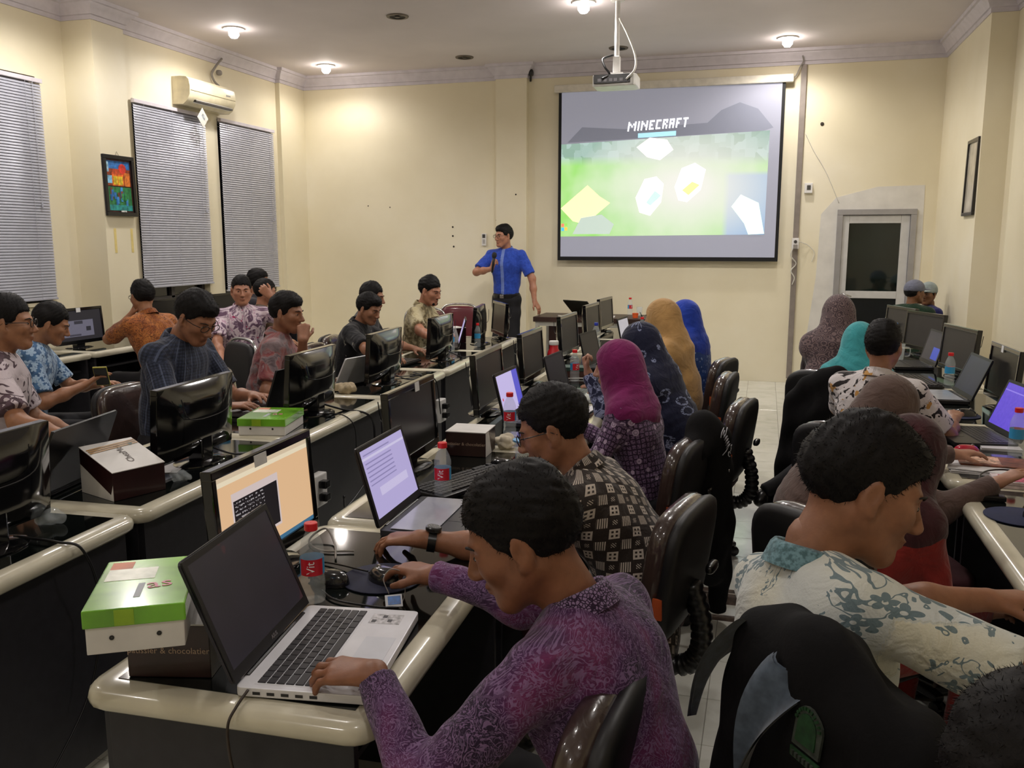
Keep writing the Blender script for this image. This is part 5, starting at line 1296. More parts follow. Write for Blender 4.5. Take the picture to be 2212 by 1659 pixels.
    if watch:
        S, E, T = arms[watch]; d = unit(T-E); c = T-d*.035; u = unit(np.cross(d, V(0, 0, 1))); w = np.cross(u, d)
        band = MB(); ring = []; n = 18
        vs = [tuple(c+d*o+(u*math.cos(a)*1.08+w*math.sin(a)*.95)*r*sh) for a in [2*math.pi*i/n for i in range(n)] for o, r in ((-.011, .0305), (-.011, .0335), (.011, .0335), (.011, .0305))]
        band.add(vs, [(i*4+j, ((i+1) % n)*4+j, ((i+1) % n)*4+(j+1) % 4, i*4+(j+1) % 4) for i in range(n) for j in range(4)])
        wo = band.obj('wristwatch', WATCHM, t, smooth=40)
        M = Matrix((tuple(u)+(0,), tuple(d)+(0,), tuple(w)+(0,), (0, 0, 0, 1))).transposed(); M.translation = Vector(c+w*.031*sh)
        MB().at(M).lathe([(.018, -.004), (.0225, 0), (.0225, .008), (.019, .011), (.001, .011)], 20, False).obj('watch_case', WATCHM, wo, smooth=35)
        MB().at(M).lathe([(.001, .0115), (.0165, .0115)], 18, False).obj('watch_dial', mat('watch_dial', '#6a6c70', .2, var=.5, nscale=300), wo)
    S_.update(H=H, N=N, C=C, HC=HC, Rh=Rh, Ru=Ru, root=root, Rw=Rw, arms=arms, obj=t, sh=sh)
    S_['world'] = lambda p: root+Rw @ p
    return S_
# ---------------------------------------------------------------- cloth patterns (unrolled coordinates in metres)
def cloth(name, fn, rough=.8, sheen=.15, weave=True):
    t = NT(name); uv = t.coord('UV'); ob = t.coord('Object')
    c = fn(t, uv, ob); t.put(t.b.inputs['Base Color'], c)
    t.b.inputs['Roughness'].default_value = rough; t.b.inputs['Sheen Weight'].default_value = sheen; t.b.inputs['Specular IOR Level'].default_value = .25
    if weave: t.bump(t.math('ADD', t.math('MULTIPLY', t.noise(ob, 11, 3, 1.6), 1.0), t.math('MULTIPLY', t.noise(ob, 260, 2), .08)), .55, .02)
    return t.m
def contour(t, vec, scale, bands, width, dist=1.5, detail=2):
    n = t.noise(vec, scale, detail, dist); s = t.math('SINE', t.math('MULTIPLY', n, bands)); return t.math('GREATER_THAN', s, width)
def thr(t, vec, scale, v, detail=2, dist=0): return t.math('GREATER_THAN', t.noise(vec, scale, detail, dist), v)
def voro(t, vec, scale, feat='F1', rnd=1.0):
    n = t.n.new('ShaderNodeTexVoronoi'); n.feature = feat; n.inputs['Scale'].default_value = scale; n.inputs['Randomness'].default_value = rnd; t.lk(vec, n.inputs['Vector']); return n
def flowers(t, vec, scale, petals, size, rnd=.8):
    """petal mask around scattered centres"""
    n = voro(t, vec, scale, 'F1', rnd); n.voronoi_dimensions = '2D'
    sc = t.n.new('ShaderNodeVectorMath'); sc.operation = 'SUBTRACT'
    t.lk(vec, sc.inputs[0]); t.lk(n.outputs['Position'], sc.inputs[1])
    sp = t.n.new('ShaderNodeSeparateXYZ'); t.lk(sc.outputs[0], sp.inputs[0])
    x, y = sp.outputs[0], sp.outputs[1]; r = t.math('SQRT', t.math('ADD', t.math('MULTIPLY', x, x), t.math('MULTIPLY', y, y)))
    a = t.math('ARCTAN2', y, x); lim = t.math('MULTIPLY', t.math('ADD', t.math('MULTIPLY', t.math('ABSOLUTE', t.math('COSINE', t.math('MULTIPLY', a, petals/2))), .55), .45), size)
    return r, lim, t.math('LESS_THAN', r, lim)
def f_purple(t, uv, ob):
    big = t.noise(ob, 5, 2, .5); base = t.ramp(big, [(.35, lin('#2a1a33')), (.5, lin('#4a2450')), (.62, lin('#6e2a58')), (.7, lin('#3c2448'))])
    l1 = contour(t, uv, 26, 42, .55, 2.2); l2 = contour(t, uv, 60, 30, .72, 1.0)
    c = t.mix(t.math('MULTIPLY', l1, .7), base, lin('#8a6c96')); return t.mix(t.math('MULTIPLY', l2, .4), c, lin('#7a6488'))
def f_purple_trim(t, uv, ob):
    v = voro(t, ob, 150, 'DISTANCE_TO_EDGE'); m = t.math('GREATER_THAN', v.outputs['Distance'], .12); return t.mix(m, lin('#2c1a34'), lin('#8c7498'))
def f_check(t, uv, ob):
    mp = t.n.new('ShaderNodeMapping'); mp.inputs['Rotation'].default_value = (0, 0, RAD(22)); mp.inputs['Scale'].default_value = (31, 31, 31); t.lk(uv, mp.inputs[0])
    sp = t.n.new('ShaderNodeSeparateXYZ'); t.lk(mp.outputs[0], sp.inputs[0]); x, y = sp.outputs[0], sp.outputs[1]
    ix, iy = t.math('FLOOR', x), t.math('FLOOR', y); fx, fy = t.math('FRACT', x), t.math('FRACT', y)
    par = t.math('FLOORED_MODULO', t.math('ADD', ix, iy), 2); row = t.math('FLOORED_MODULO', iy, 2)
    def band(f, a, b): return t.math('MULTIPLY', t.math('GREATER_THAN', f, a), t.math('LESS_THAN', f, b))
    inn = t.math('MULTIPLY', band(fx, .08, .92), band(fy, .08, .92))
    win = t.math('MULTIPLY', inn, t.math('SUBTRACT', 1.0, t.math('MAXIMUM', t.math('MULTIPLY', t.math('MAXIMUM', band(fx, .24, .42), band(fx, .58, .76)), t.math('MAXIMUM', band(fy, .24, .42), band(fy, .58, .76))), 0)))
    stripes = t.math('MULTIPLY', inn, t.math('GREATER_THAN', t.math('SINE', t.math('MULTIPLY', fx, 38)), -.2))
    light = t.mix(row, win, stripes)
    small = t.math('MULTIPLY', t.math('MULTIPLY', band(fx, .3, .7), band(fy, .3, .7)), t.math('GREATER_THAN', t.math('SINE', t.math('MULTIPLY', t.math('ADD', fx, fy), 30)), .3))
    m = t.math('ADD', t.math('MULTIPLY', par, light), t.math('MULTIPLY', t.math('MULTIPLY', t.math('SUBTRACT', 1.0, par), row), small), clamp=True)
    return t.mix(m, lin('#2a211c'), lin('#bcb0a4'))
def f_floral(t, uv, ob):
    a = t.noise(uv, 16, 3, 1.5); c = t.ramp(a, [(.32, lin('#6a5066')), (.44, lin('#9a8496')), (.5, lin('#d8c8d0')), (.6, lin('#c3a0b4')), (.7, lin('#8f4c70'))], 'CONSTANT')
    return t.mix(thr(t, uv, 13, .68, 2, .8), c, lin('#a02858'))
def f_redgrey(t, uv, ob):
    a = t.noise(uv, 9, 4, 1.6); return t.ramp(a, [(.3, lin('#55484c')), (.44, lin('#7c6a6c')), (.52, lin('#8a5350')), (.62, lin('#74333a')), (.72, lin('#8d7f7e'))])
def f_orange(t, uv, ob):
    c = t.ramp(t.noise(uv, 12, 2), [(.35, lin('#8a4a24')), (.65, lin('#b9743a'))]); return t.mix(t.math('MULTIPLY', contour(t, uv, 34, 30, .35, 1.5), .75), c, lin('#4a2416'))
def f_plaid(t, uv, ob):
    sp = t.n.new('ShaderNodeSeparateXYZ'); t.lk(uv, sp.inputs[0]); g = lambda s, k, w: t.math('GREATER_THAN', t.math('SINE', t.math('MULTIPLY', s, k)), w)
    c = t.mix(t.math('MULTIPLY', g(sp.outputs[0], 400, 0), .5), lin('#22283a'), lin('#39425a')); c = t.mix(t.math('MULTIPLY', g(sp.outputs[1], 400, 0), .5), c, lin('#10131e'))
    return t.mix(t.math('MULTIPLY', g(sp.outputs[0], 120, .92), .6), c, lin('#59627a'))
def f_curls(t, uv, ob):
    m = t.math('MULTIPLY', contour(t, uv, 9, 26, .45, 1.2), thr(t, uv, 5, .47)); c = t.mix(m, lin('#c4b7bc'), lin('#4a3840')); return t.mix(t.math('MULTIPLY', thr(t, uv, 6, .6), thr(t, uv, 40, .5)), c, lin('#5a4650'))
def f_blue(t, uv, ob):
    r, l, m = flowers(t, uv, 26, 5, .02); c = t.ramp(t.noise(uv, 20, 3), [(.35, lin('#2c4668')), (.65, lin('#4a6f98'))]); return t.mix(t.math('MULTIPLY', m, .8), c, lin('#9fb6cc'))
def f_khaki(t, uv, ob): return t.ramp(t.noise(uv, 14, 3, 1.5), [(.36, lin('#5c5136')), (.46, lin('#8c7f5c')), (.55, lin('#b0a584')), (.7, lin('#a09468'))])
def f_black(t, uv, ob): return t.mix(t.math('MULTIPLY', thr(t, uv, 14, .66), thr(t, uv, 70, .5)), lin('#0e0d12'), lin('#7a766c'))
def f_dots(t, uv, ob):
    v = voro(t, uv, 25, 'F1', .35); d = v.outputs['Distance']; ring = t.math('MULTIPLY', t.math('LESS_THAN', d, .34), t.math('SUBTRACT', 1.0, t.math('MULTIPLY', t.math('GREATER_THAN', d, .16), t.math('LESS_THAN', d, .2))))
    sel = t.math('GREATER_THAN', v.outputs['Color'], .62)
    e = voro(t, uv, 48, 'DISTANCE_TO_EDGE', .3); cell = t.math('GREATER_THAN', e.outputs['Distance'], .12)
    c = t.mix(cell, lin('#2a1a30'), lin('#7d6484')); c = t.mix(thr(t, uv, 180, .55), c, lin('#3c2742')); return t.mix(t.math('MULTIPLY', ring, sel), c, lin('#b39fb8'))
def f_navy(t, uv, ob):
    v = voro(t, uv, 17, 'F1', .6); d = v.outputs['Distance']; ring = t.math('MULTIPLY', t.math('GREATER_THAN', d, .26), t.math('LESS_THAN', d, .38)); return t.mix(t.math('MULTIPLY', ring, thr(t, uv, 120, .45)), lin('#161a34'), lin('#7f88a8'))
def f_navychk(t, uv, ob):
    ck = t.n.new('ShaderNodeTexChecker'); ck.inputs['Scale'].default_value = 22; mp = t.n.new('ShaderNodeMapping'); mp.inputs['Rotation'].default_value = (0, 0, RAD(35)); t.lk(uv, mp.inputs[0]); t.lk(mp.outputs[0], ck.inputs[0])
    return t.mix(t.math('MULTIPLY', ck.outputs['Fac'], thr(t, uv, 90, .44)), lin('#171a36'), lin('#8187a4'))
def f_figures(t, uv, ob):
    m = t.math('MULTIPLY', thr(t, uv, 32, .57, 3, .6), thr(t, uv, 9, .42)); c = t.mix(thr(t, uv, 22, .64, 1, .3), lin('#cfc8c8'), lin('#b98a4a')); c = t.mix(m, c, lin('#221c1c'))
    v = voro(t, uv, 70, 'F1', .8); return t.mix(t.math('MULTIPLY', t.math('LESS_THAN', v.outputs['Distance'], .22), thr(t, uv, 9, .56)), c, lin('#3a3230'))
def f_teal(t, uv, ob):
    zone = thr(t, uv, 5.2, .54, 1)
    r, l, m = flowers(t, uv, 26, 5, .0165, .75)
    core = t.math('LESS_THAN', r, .0035); out = t.math('MULTIPLY', m, t.math('SUBTRACT', 1.0, core))
    stem = t.math('MULTIPLY', contour(t, uv, 16, 24, .93, 1.0), thr(t, uv, 5.2, .47, 1))
    leaf = t.math('MULTIPLY', thr(t, uv, 46, .66, 1, .4), thr(t, uv, 5.2, .48, 1))
    k = t.math('MAXIMUM', t.math('MULTIPLY', out, zone), t.math('MAXIMUM', stem, leaf))
    base = t.ramp(t.noise(uv, 4, 2), [(.4, lin('#c9cdca')), (.65, lin('#d3cfb9'))]); return t.mix(t.math('MULTIPLY', k, .85), base, lin('#4f6a74'))
def f_tealband(t, uv, ob): return t.ramp(t.noise(ob, 110, 2), [(.4, lin('#4c6a70')), (.6, lin('#7396a0'))])
def f_rings(t, uv, ob):
    v = voro(t, uv, 30, 'F1', .8); s = t.math('SINE', t.math('MULTIPLY', v.outputs['Distance'], 26)); return t.mix(t.math('MULTIPLY', t.math('GREATER_THAN', s, .2), .7), lin('#4a3c40'), lin('#85706e'))
def f_bluering(t, uv, ob):
    v = voro(t, uv, 40, 'F1', .8); m = t.math('MULTIPLY', t.math('GREATER_THAN', v.outputs['Distance'], .2), t.math('LESS_THAN', v.outputs['Distance'], .32)); return t.mix(m, lin('#22407e'), lin('#8296c4'))
def f_speaker(t, uv, ob):
    sp = t.n.new('ShaderNodeSeparateXYZ'); t.lk(ob, sp.inputs[0]); m = t.math('MULTIPLY', t.math('LESS_THAN', t.math('ABSOLUTE', sp.outputs[0]), .019), t.math('GREATER_THAN', sp.outputs[1], .02))
    c = t.ramp(t.noise(ob, 40, 2), [(.3, lin('#2440a0')), (.7, lin('#2f50b8'))]); return t.mix(m, c, lin('#6f84c4'))
def plain(name, col, rough=.85, var=.1, ns=14): return mat(name, col, rough, var=var, nscale=ns, sheen=.2, bump=.7, bscale=13, spec=.25)
CL = {k: cloth('cloth_'+k, f) for k, f in dict(purple=f_purple, purple_trim=f_purple_trim, check=f_check, floral=f_floral, redgrey=f_redgrey, orange=f_orange, plaid=f_plaid, curls=f_curls, blue=f_blue, khaki=f_khaki, black=f_black,
      dots=f_dots, navy=f_navy, navychk=f_navychk, figures=f_figures, teal=f_teal, tealband=f_tealband, rings=f_rings, bluering=f_bluering, speaker=f_speaker).items()}
# ---------------------------------------------------------------- the people in the room
def W3(x, y, z): return (x, y, z)
P = {}
# middle row, facing the desks on their left (towards -x)
P['near'] = person('man in purple long-sleeved batik typing on the white laptop', (-.46, 1.52, 1.18), 165, CL['purple'], '#8a5a40', lean=8, hyaw=24, hpitch=24, lh=(-.66, 1.385, .815), rh=(-.775, 1.885, .812),
    lel=(.3, -.6, -.6), rel=(.4, .2, -.8), lhand=TYPE, rhand=MOUSEH, lfx=(-1, .08, -.12), rfx=(-1, .45, -.05), lnz=(.1, -.15, 1), rnz=(.05, .0, 1), sleeve='long', collar=CL['purple_trim'], res=.0042, hairp=(1, .011, 0., .004), seat=.45, sc=0.96, slouch=12, hs=1.1, belly=1.06)
P['check'] = person('man with spectacles and black watch in brown checked batik', (-.645, 2.59, 1.155), 176, CL['check'], '#93644a', lean=13, hyaw=12, hpitch=20, lh=(-.87, 2.13, .805), rh=(-.77, 2.76, .81),
    lel=(.5, -.5, -.5), lfx=(-1, .12, -.15), rfx=(-1, .0, -.1), lhand=MOUSEH, rhand=MOUSEH, sleeve='short', collar=CL['check'], res=.0044, hairp=(2, .010, 0., .006), glasses=True, watch=-1, sc=0.97, rel=(.3, .3, -.8), slouch=18, hs=1.08, belly=1.12)
P['magenta'] = person('woman in magenta headscarf and purple dotted batik', (-.575, 3.55, 1.20), 172, CL['dots'], '#b98a78', lean=8, hyaw=16, hpitch=8, lh=(-.80, 3.4, .80), rh=(-.80, 3.75, .80), sleeve='long', res=.006, fem=True,
    scarf=dict(mat=plain('magenta_scarf', '#7a1f5c', var=.08), drape=.10, fold=(.35, .75, .9), amp=.004, freq=90))
P['navy'] = person('woman in navy tie-dyed headscarf touching her face', (-.60, 4.38, 1.20), 170, CL['navychk'], '#a87a64', lean=16, hpitch=10, lh=(-.83, 4.3, .95), rh=(-.80, 4.6, .80), sleeve='long', res=.0075, fem=True,
    scarf=dict(mat=CL['navy'], drape=.34, fold=(.2, .6, 1), amp=.005, freq=70), lfx=(-.3, .2, 1), lnz=(-1, 0, 0), lhand=FIST)
P['tan'] = person('woman in golden tan headscarf beside a dark chair', (-.585, 5.30, 1.26), 172, plain('tan_blouse', '#8a6a44'), '#b08468', lean=6, hpitch=4, sleeve='long', res=.0085, fem=True,
    scarf=dict(mat=plain('golden_tan_scarf', '#b08a58', var=.2, ns=5), drape=.36, fold=(.1, 1, .5), amp=.008, freq=40))
P['blue'] = person('woman in bright blue headscarf and blue batik', (-.51, 5.95, 1.215), 165, CL['bluering'], '#b08468', lean=6, hpitch=5, sleeve='long', res=.0085, fem=True,
    scarf=dict(mat=plain('royal_blue_scarf', '#2440a8'), drape=.14, fold=(.3, .7, 1), amp=.004, freq=70))
# right row, facing the desks on their right (towards +x)
P['white'] = person('man in white batik with teal flowers and teal collar', (.235, 1.79, 1.26), 30, CL['teal'], '#8e5f44', lean=4, hyaw=-20, hpitch=20, rh=(.86, 1.52, .79), lh=(.70, 2.15, .79), rel=(0, -.8, -.2), sleeve='short', collar=CL['tealband'], res=.0046, hairp=(3, .016, .012, .0), lel=(-.2, .6, -.8), sc=1.0, side=-13, hroll=-7, slouch=3, hs=1.1)
P['dark'] = person('person with dark hair close behind the flowered batik', (.285, .98, 1.14), 70, plain('dark_shirt', '#1c191c'), '#8e5f44', lean=15, hpitch=20, sleeve='short', res=.007, hairp=(4, .016, 0., 0.), eyes=True)
P['red'] = person('woman in maroon scarf and red dress beyond the flowered batik', (.43, 2.62, 1.12), 35, plain('red_dress', '#7e2420'), '#a87a64', lean=14, hyaw=-5, hpitch=10, sleeve='long', res=.0075, fem=True, trousers=plain('red_skirt', '#7e2420'),
    scarf=dict(mat=plain('maroon_scarf', '#3c1a20', var=.2), drape=.16, fold=(.4, .6, 1), amp=.004, freq=80))
P['taupe'] = person('woman in plain taupe headscarf bent over the desk', (.475, 3.30, 1.13), 20, plain('taupe_dress', '#5c4a46'), '#a87a64', lean=10, hpitch=20, lh=(.75, 3.6, .8), rh=(.78, 3.2, .8), sleeve='long', res=.0065, fem=True, trousers=plain('taupe_skirt', '#5c4a46'),
    scarf=dict(mat=plain('taupe_scarf', '#5e4c46', var=.06), drape=.3, fold=(.3, .2, 1), amp=.004, freq=90), slouch=22, sc=0.88)
P['figures'] = person('man in white batik printed with dark figures', (.52, 4.19, 1.25), 62, CL['figures'], '#96684e', lean=6, hyaw=6, hpitch=0, lh=(.5, 4.75, .62), rh=(.86, 4.35, .8), sleeve='short', collar=CL['figures'], res=.006, hairp=(5, .016, 0., 0.),
    knee={-1: ((.33, 4.58, .52), (.04, 4.46, .36))})
P['teal'] = person('woman in turquoise headscarf and black cardigan', (.50, 5.0, 1.175), 70, plain('pale_teal_dress', '#7fa8a0'), '#b08468', lean=8, hyaw=20, hpitch=5, sleeve='long', res=.0075, fem=True,
    scarf=dict(mat=plain('turquoise_scarf', '#3f9aa0', var=.08), drape=.26, fold=(.5, .3, 1), amp=.006, freq=70))
P['rings'] = person('woman in brown ring-patterned headscarf near the door', (.45, 5.87, 1.27), 75, plain('dark_brown_dress', '#2c2224'), '#a87a64', lean=6, hyaw=35, hpitch=2, sleeve='long', res=.0085, fem=True,
    scarf=dict(mat=CL['rings'], drape=.36, fold=(.3, .4, 1), amp=.005, freq=50))
P['capa'] = person('person in grey cap and dark green shirt in the far corner', (1.37, 9.09, 1.228), 70, plain('dark_green_shirt', '#16301f'), '#7a5236', lean=8, sleeve='short', res=.010, cap=plain('grey_cap', '#6c6f80'), eyes=False, hairp=(1, .002, 0., 0.), hyaw=-45)
P['capb'] = person('person in pale cap and blue and red top in the far corner', (1.55, 9.45, 1.195), 200, plain('blue_top', '#2a2c68'), '#7a5236', lean=-5, sleeve='short', res=.010, cap=plain('pale_cap', '#8f9a9a'), eyes=True, trousers=plain('red_cloth', '#8a1f28'), sc=0.86, hairp=(1, .002, 0., 0.), hyaw=35, slouch=0)
# left row, facing the desks on their right (towards +x)
P['curls'] = person('man with spectacles in white batik with dark curls', (-3.37, 3.28, 1.35), 38, CL['curls'], '#9a6a4c', lean=4, hyaw=-8, hpitch=2, rh=(-2.85, 3.05, .76), lh=None, sleeve='short', collar=CL['curls'], res=.006, hairp=(6, .012, 0., 0.), glasses=True)
P['phone'] = person('man in blue floral batik looking at a yellow phone', (-3.86, 4.10, 1.25), 35, CL['blue'], '#9a6a4c', lean=8, hpitch=22, hyaw=0, rh=(-3.66, 4.05, .80), lh=(-3.70, 4.22, .78), rfx=(.6, .5, .5), sleeve='short', collar=CL['blue'], res=.0075, hairp=(7, .010, 0., 0.))
P['orange'] = person('man in orange brown batik resting his chin by the monitor', (-4.62, 5.77, 1.30), 165, CL['orange'], '#9a6a4c', lean=14, hyaw=-8, hpitch=5, lh=(-4.70, 5.73, 1.04), lel=(-.4, -.6, -.8), rh=(-4.6, 6.3, .62), lfx=(.3, .3, .9), lhand=FIST, sleeve='short', collar=CL['orange'], res=.0075, hairp=(8, .014, 0., 0.), glasses=True)
P['plaid'] = person('man with spectacles in dark checked shirt looking down', (-2.74, 3.88, 1.345), 0, CL['plaid'], '#93644a', lean=10, hyaw=-12, hpitch=30, rh=(-2.52, 3.70, .80), lh=(-2.55, 4.0, .80), sleeve='short', collar=CL['plaid'], res=.006, hairp=(3, .016, .01, 0.), glasses=True)
P['floral'] = person('man in pink floral batik turned around with hand at his eye', (-4.17, 6.43, 1.315), -45, CL['floral'], '#a8745a', lean=0, hyaw=-8, hpitch=2, wide=1.06, belly=1.12, lh=(-3.86, 6.36, 1.16), lel=(.6, .5, -.8), lfx=(-.35, -.3, .5), lnz=(.3, -.8, .3), lhand=FIST, rh=(-4.1, 6.0, .68), sleeve='short', collar=CL['floral'], res=.0075, hairp=(6, .012, 0., 0.))
P['behind'] = person('man facing the front, half hidden behind the floral batik', (-4.28, 6.98, 1.265), 40, plain('brown_shirt', '#4a3826'), '#a8745a', lean=6, hpitch=4, sleeve='short', res=.0085, hairp=(2, .010, 0., 0.))
P['farleft'] = person('man with short hair seated furthest along the left wall', (-4.75, 7.63, 1.331), 30, plain('dark_shirt2', '#26222a'), '#96684e', lean=4, hpitch=4, sleeve='short', res=.0085, hairp=(1, .008, 0., .004))
P['chin'] = person('man in red and grey batik with his hand at his chin', (-2.74, 4.70, 1.295), 22, CL['redgrey'], '#93644a', lean=10, hyaw=-18, hpitch=6, lh=(-2.60, 4.62, 1.03), lel=(.4, -.1, -.8), lfx=(-.1, .3, .7), lnz=(.5, -.8, .2), lhand=FIST, rh=(-2.50, 4.50, .80), sleeve='short', collar=CL['redgrey'], res=.006, hairp=(8, .014, .012, 0.))
P['black'] = person('man in black batik shirt looking down at the tablet', (-2.77, 5.95, 1.22), 5, CL['black'], '#96684e', lean=14, hyaw=-14, hpitch=20, rh=(-2.42, 5.55, .80), lh=(-2.4, 6.0, .80), sleeve='short', collar=CL['black'], res=.0075, hairp=(5, .016, .012, 0.))
P['behindblack'] = person('man in dark clothes hidden behind the black batik shirt', (-3.04, 6.57, 1.27), 10, plain('dark_shirt', '#1c191c'), '#96684e', lean=4, hpitch=10, sleeve='short', res=.0085, hairp=(7, .010, 0., 0.))
P['khaki'] = person('bearded man in khaki batik looking sideways at his screen', (-2.74, 7.1, 1.30), 0, CL['khaki'], '#a8745a', lean=8, hyaw=-16, hpitch=14, rh=(-2.45, 6.45, .80), lh=(-2.42, 6.75, .80), sleeve='short', collar=CL['khaki'], res=.0075, hairp=(4, .016, .0, 0.), beard=True)
# the speaker
P['speaker'] = person('standing speaker in blue shirt holding a microphone', (-2.865, 9.70, 1.785), 262, CL['speaker'], '#a8745a', lean=0, side=0, hyaw=-26, hpitch=2, stand=True, rh=(-2.935, 9.45, 1.30), rel=(-.9, 0, -.5), rfx=(.35, -.2, .75), rnz=(-.6, -.6, 0), rhand=FIST,
    lh=(-2.47, 9.62, .905), lel=(.8, .4, 0), lfx=(.5, .05, -.85), lnz=(.8, -.3, .4), sleeve='short', collar=plain('pale_blue_collar', '#6f84c4'), res=.0068, hairp=(5, .013, .01, 0.), glasses=True, watch=None)

# microphone in the speaker's hand, phone in the seated man's hand
S = P['speaker']; hw = S['world'](S['arms'][1][2])
mc = thing('microphone', 'black handheld microphone held up by the speaker', 'microphone', tuple(hw+np.array([.03, -.05, .02])))
MB().at(Matrix.Rotation(RAD(8), 4, 'Y')).lathe([(.011, -.06), (.014, .02), (.016, .1), (.012, .105)], 14).obj('handle', BLKP, mc, smooth=40)
MB().at(Matrix.Rotation(RAD(8), 4, 'Y')).lathe([(.016, .1), (.026, .115), (.028, .135), (.024, .155), (.012, .166), (.001, .168)], 16, False).obj('grille', mat('mic_mesh', '#1e1e20', .7, bump=.6, bscale=400), mc, smooth=True)
S = P['phone']; hw = S['world'](S['arms'][1][2])
ph = thing('phone', 'yellow-cased phone held by the man in blue batik', 'phone', tuple(hw+np.array([.08, .04, .05])), 30)
MB().at(Matrix.Rotation(RAD(35), 4, 'X')).box(-.037, .037, -.004, .004, -.07, .07).obj('case', mat('yellow_case', '#b8b04a', .4), ph, bevel=.003)
MB().at(Matrix.Rotation(RAD(35), 4, 'X')).box(-.034, .034, -.0055, -.004, -.064, .064).obj('display', SOFF, ph)
# belt of the speaker
S = P['speaker']; H = S['H']; sh = S['sh']
b = MB(); n = 32; vs = []
for i in range(n):
    a = 2*math.pi*i/n
    for r, z in ((1.0, -.02), (1.02, -.018), (1.02, .018), (1.0, .02)): vs.append((.158*sh*r*math.cos(a), .126*sh*r*math.sin(a), H[2]-.005+z))
b.add(vs, [(i*4+j, ((i+1) % n)*4+j, ((i+1) % n)*4+(j+1) % 4, i*4+(j+1) % 4) for i in range(n) for j in range(4)]); bo = b.obj('belt', SHOE, S['obj'], smooth=40)
MB().box(-.025, .025, .13*sh, .137*sh, H[2]-.024, H[2]+.016).obj('buckle', CHROME, bo, bevel=.003)
# ---------------------------------------------------------------- chairs under and behind the people
def seat_of(k): return P[k]['root']
CH = [('near', 'behind the man in purple batik', 0, 0), ('check', 'behind the man in brown checked batik', .02, 6), ('magenta', 'carrying the black jacket with white scrawl', .03, 4), ('navy', 'behind the woman in navy scarf', .05, 0),
      ('tan', 'behind the woman in tan scarf', .06, 5), ('blue', 'behind the woman in bright blue scarf', .06, 0), ('white', 'draped with a black jacket with green emblem', 0, 0), ('dark', 'under the dark-haired person by the batik man', 0, 0),
      ('red', 'behind the woman in red dress', .02, 0), ('taupe', 'behind the woman in plain taupe scarf', .02, 0), ('figures', 'behind the man in figure-printed batik', .02, 0), ('teal', 'behind the woman in turquoise scarf', .03, 0), ('rings', 'behind the woman in ring-patterned scarf', .03, 0),
      ('curls', 'behind the man in curl-patterned batik', 0, 0), ('phone', 'behind the man with the yellow phone', 0, 0), ('orange', 'behind the man in orange batik', 0, 0), ('plaid', 'behind the man in dark checked shirt', 0, 0), ('floral', 'under the man in floral batik', 0, 0),
      ('chin', 'behind the man in red and grey batik', 0, 0), ('black', 'behind the man in black batik', 0, 0), ('khaki', 'behind the man in khaki batik', 0, 0), ('behind', 'under the man hidden by the floral batik', 0, 0), ('farleft', 'under the man furthest along the left wall', 0, 0), ('behindblack', 'under the man hidden by the black batik', 0, 0), ('capa', 'under the person in grey cap', 0, 0)]
CHO = {}
FIX = dict(near=(-.48, 1.45, 84), check=(-.445, 2.60, 78), magenta=(-.50, 3.47, 78), navy=(-.33, 4.38, 80), tan=(-.44, 5.25, 84), blue=(-.48, 5.95, 76), white=(.375, 1.545, -58), red=(.35, 2.74, -45), taupe=(.49, 3.30, -75))
for k, n, back, dr in CH:
    S = P[k]; r = S['root']; f = S['Rw'] @ np.array([0, 1., 0]); rz = math.degrees(S['obj'].rotation_euler.z)+dr
    pos = (r[0]-f[0]*back, r[1]-f[1]*back, 0)
    if k in FIX: pos = FIX[k][:2]+(0,); rz = FIX[k][2]
    CHO[k] = place(CHAIR, 'black office chair with brown wrapped cushion ' + n, pos, rz, 'office chairs')
st = thing('stool', 'low dark stool under the person in the pale cap', 'stool', tuple(P['capb']['root']))
MB().lathe([(.14, .41), (.15, .42), (.15, .44), (.14, .45), (.001, .45)], 20, False).obj('seat', BLKP, st, smooth=40)
for i in range(4): MB().tube([(.1*math.cos(1.57*i+.78), .1*math.sin(1.57*i+.78), .42), (.14*math.cos(1.57*i+.78), .14*math.sin(1.57*i+.78), 0)], .011, 8).obj('leg', DKMET, st)
red = stack_chair_proto(mat('crimson_vinyl', '#5a1420', .4, coat=.2)); place(red, 'dark red padded chair with chrome frame beside the speaker', (-3.15, 8.85, 0), 190)
bro = stack_chair_proto(mat('brown_vinyl', '#5a3028', .5)); place(bro, 'brown padded chair with chrome frame behind the khaki batik', (-3.25, 8.2, 0), 200)
blk = stack_chair_proto(mat('black_vinyl', '#17161a', .5)); place(blk, 'empty black padded chair beyond the red and grey batik', (-3.62, 5.15, 0), 150)

# ---------------------------------------------------------------- jackets over chair backs
JK = mat('black_jacket_cloth', '#0b0a0c', .85, var=.15, nscale=10, spec=.2, bump=.2, bscale=40)
DEN = mat('grey_denim_lining', '#4c5868', .85, var=.15, nscale=60, sheen=.3)
def to_parent(o, ch): o.location = ch.location; o.rotation_euler = ch.rotation_euler
jk = thing('jacket', 'black jacket with white scrawled lettering hanging off a chair back', 'jacket'); to_parent(jk, CHO['magenta'])
s = SDF()
s.cap((.13, -.27, .86), (.19, -.30, .62), .075, .095, k=.05, flat=(0, 1, 0), ff=1.5).cap((.19, -.30, .62), (.17, -.31, .30), .10, .11, k=.05, flat=(0, 1, 0), ff=1.6)
s.cap((.0, -.27, .80), (.14, -.275, .85), .05, .07, k=.05).cap((.2, -.30, .80), (.235, -.32, .45), .062, .058, k=.03).cap((.235, -.32, .45), (.225, -.33, .13), .058, .045, k=.03).cap((.225, -.33, .13), (.225, -.33, .06), .033, .035, k=.01, cut=True)
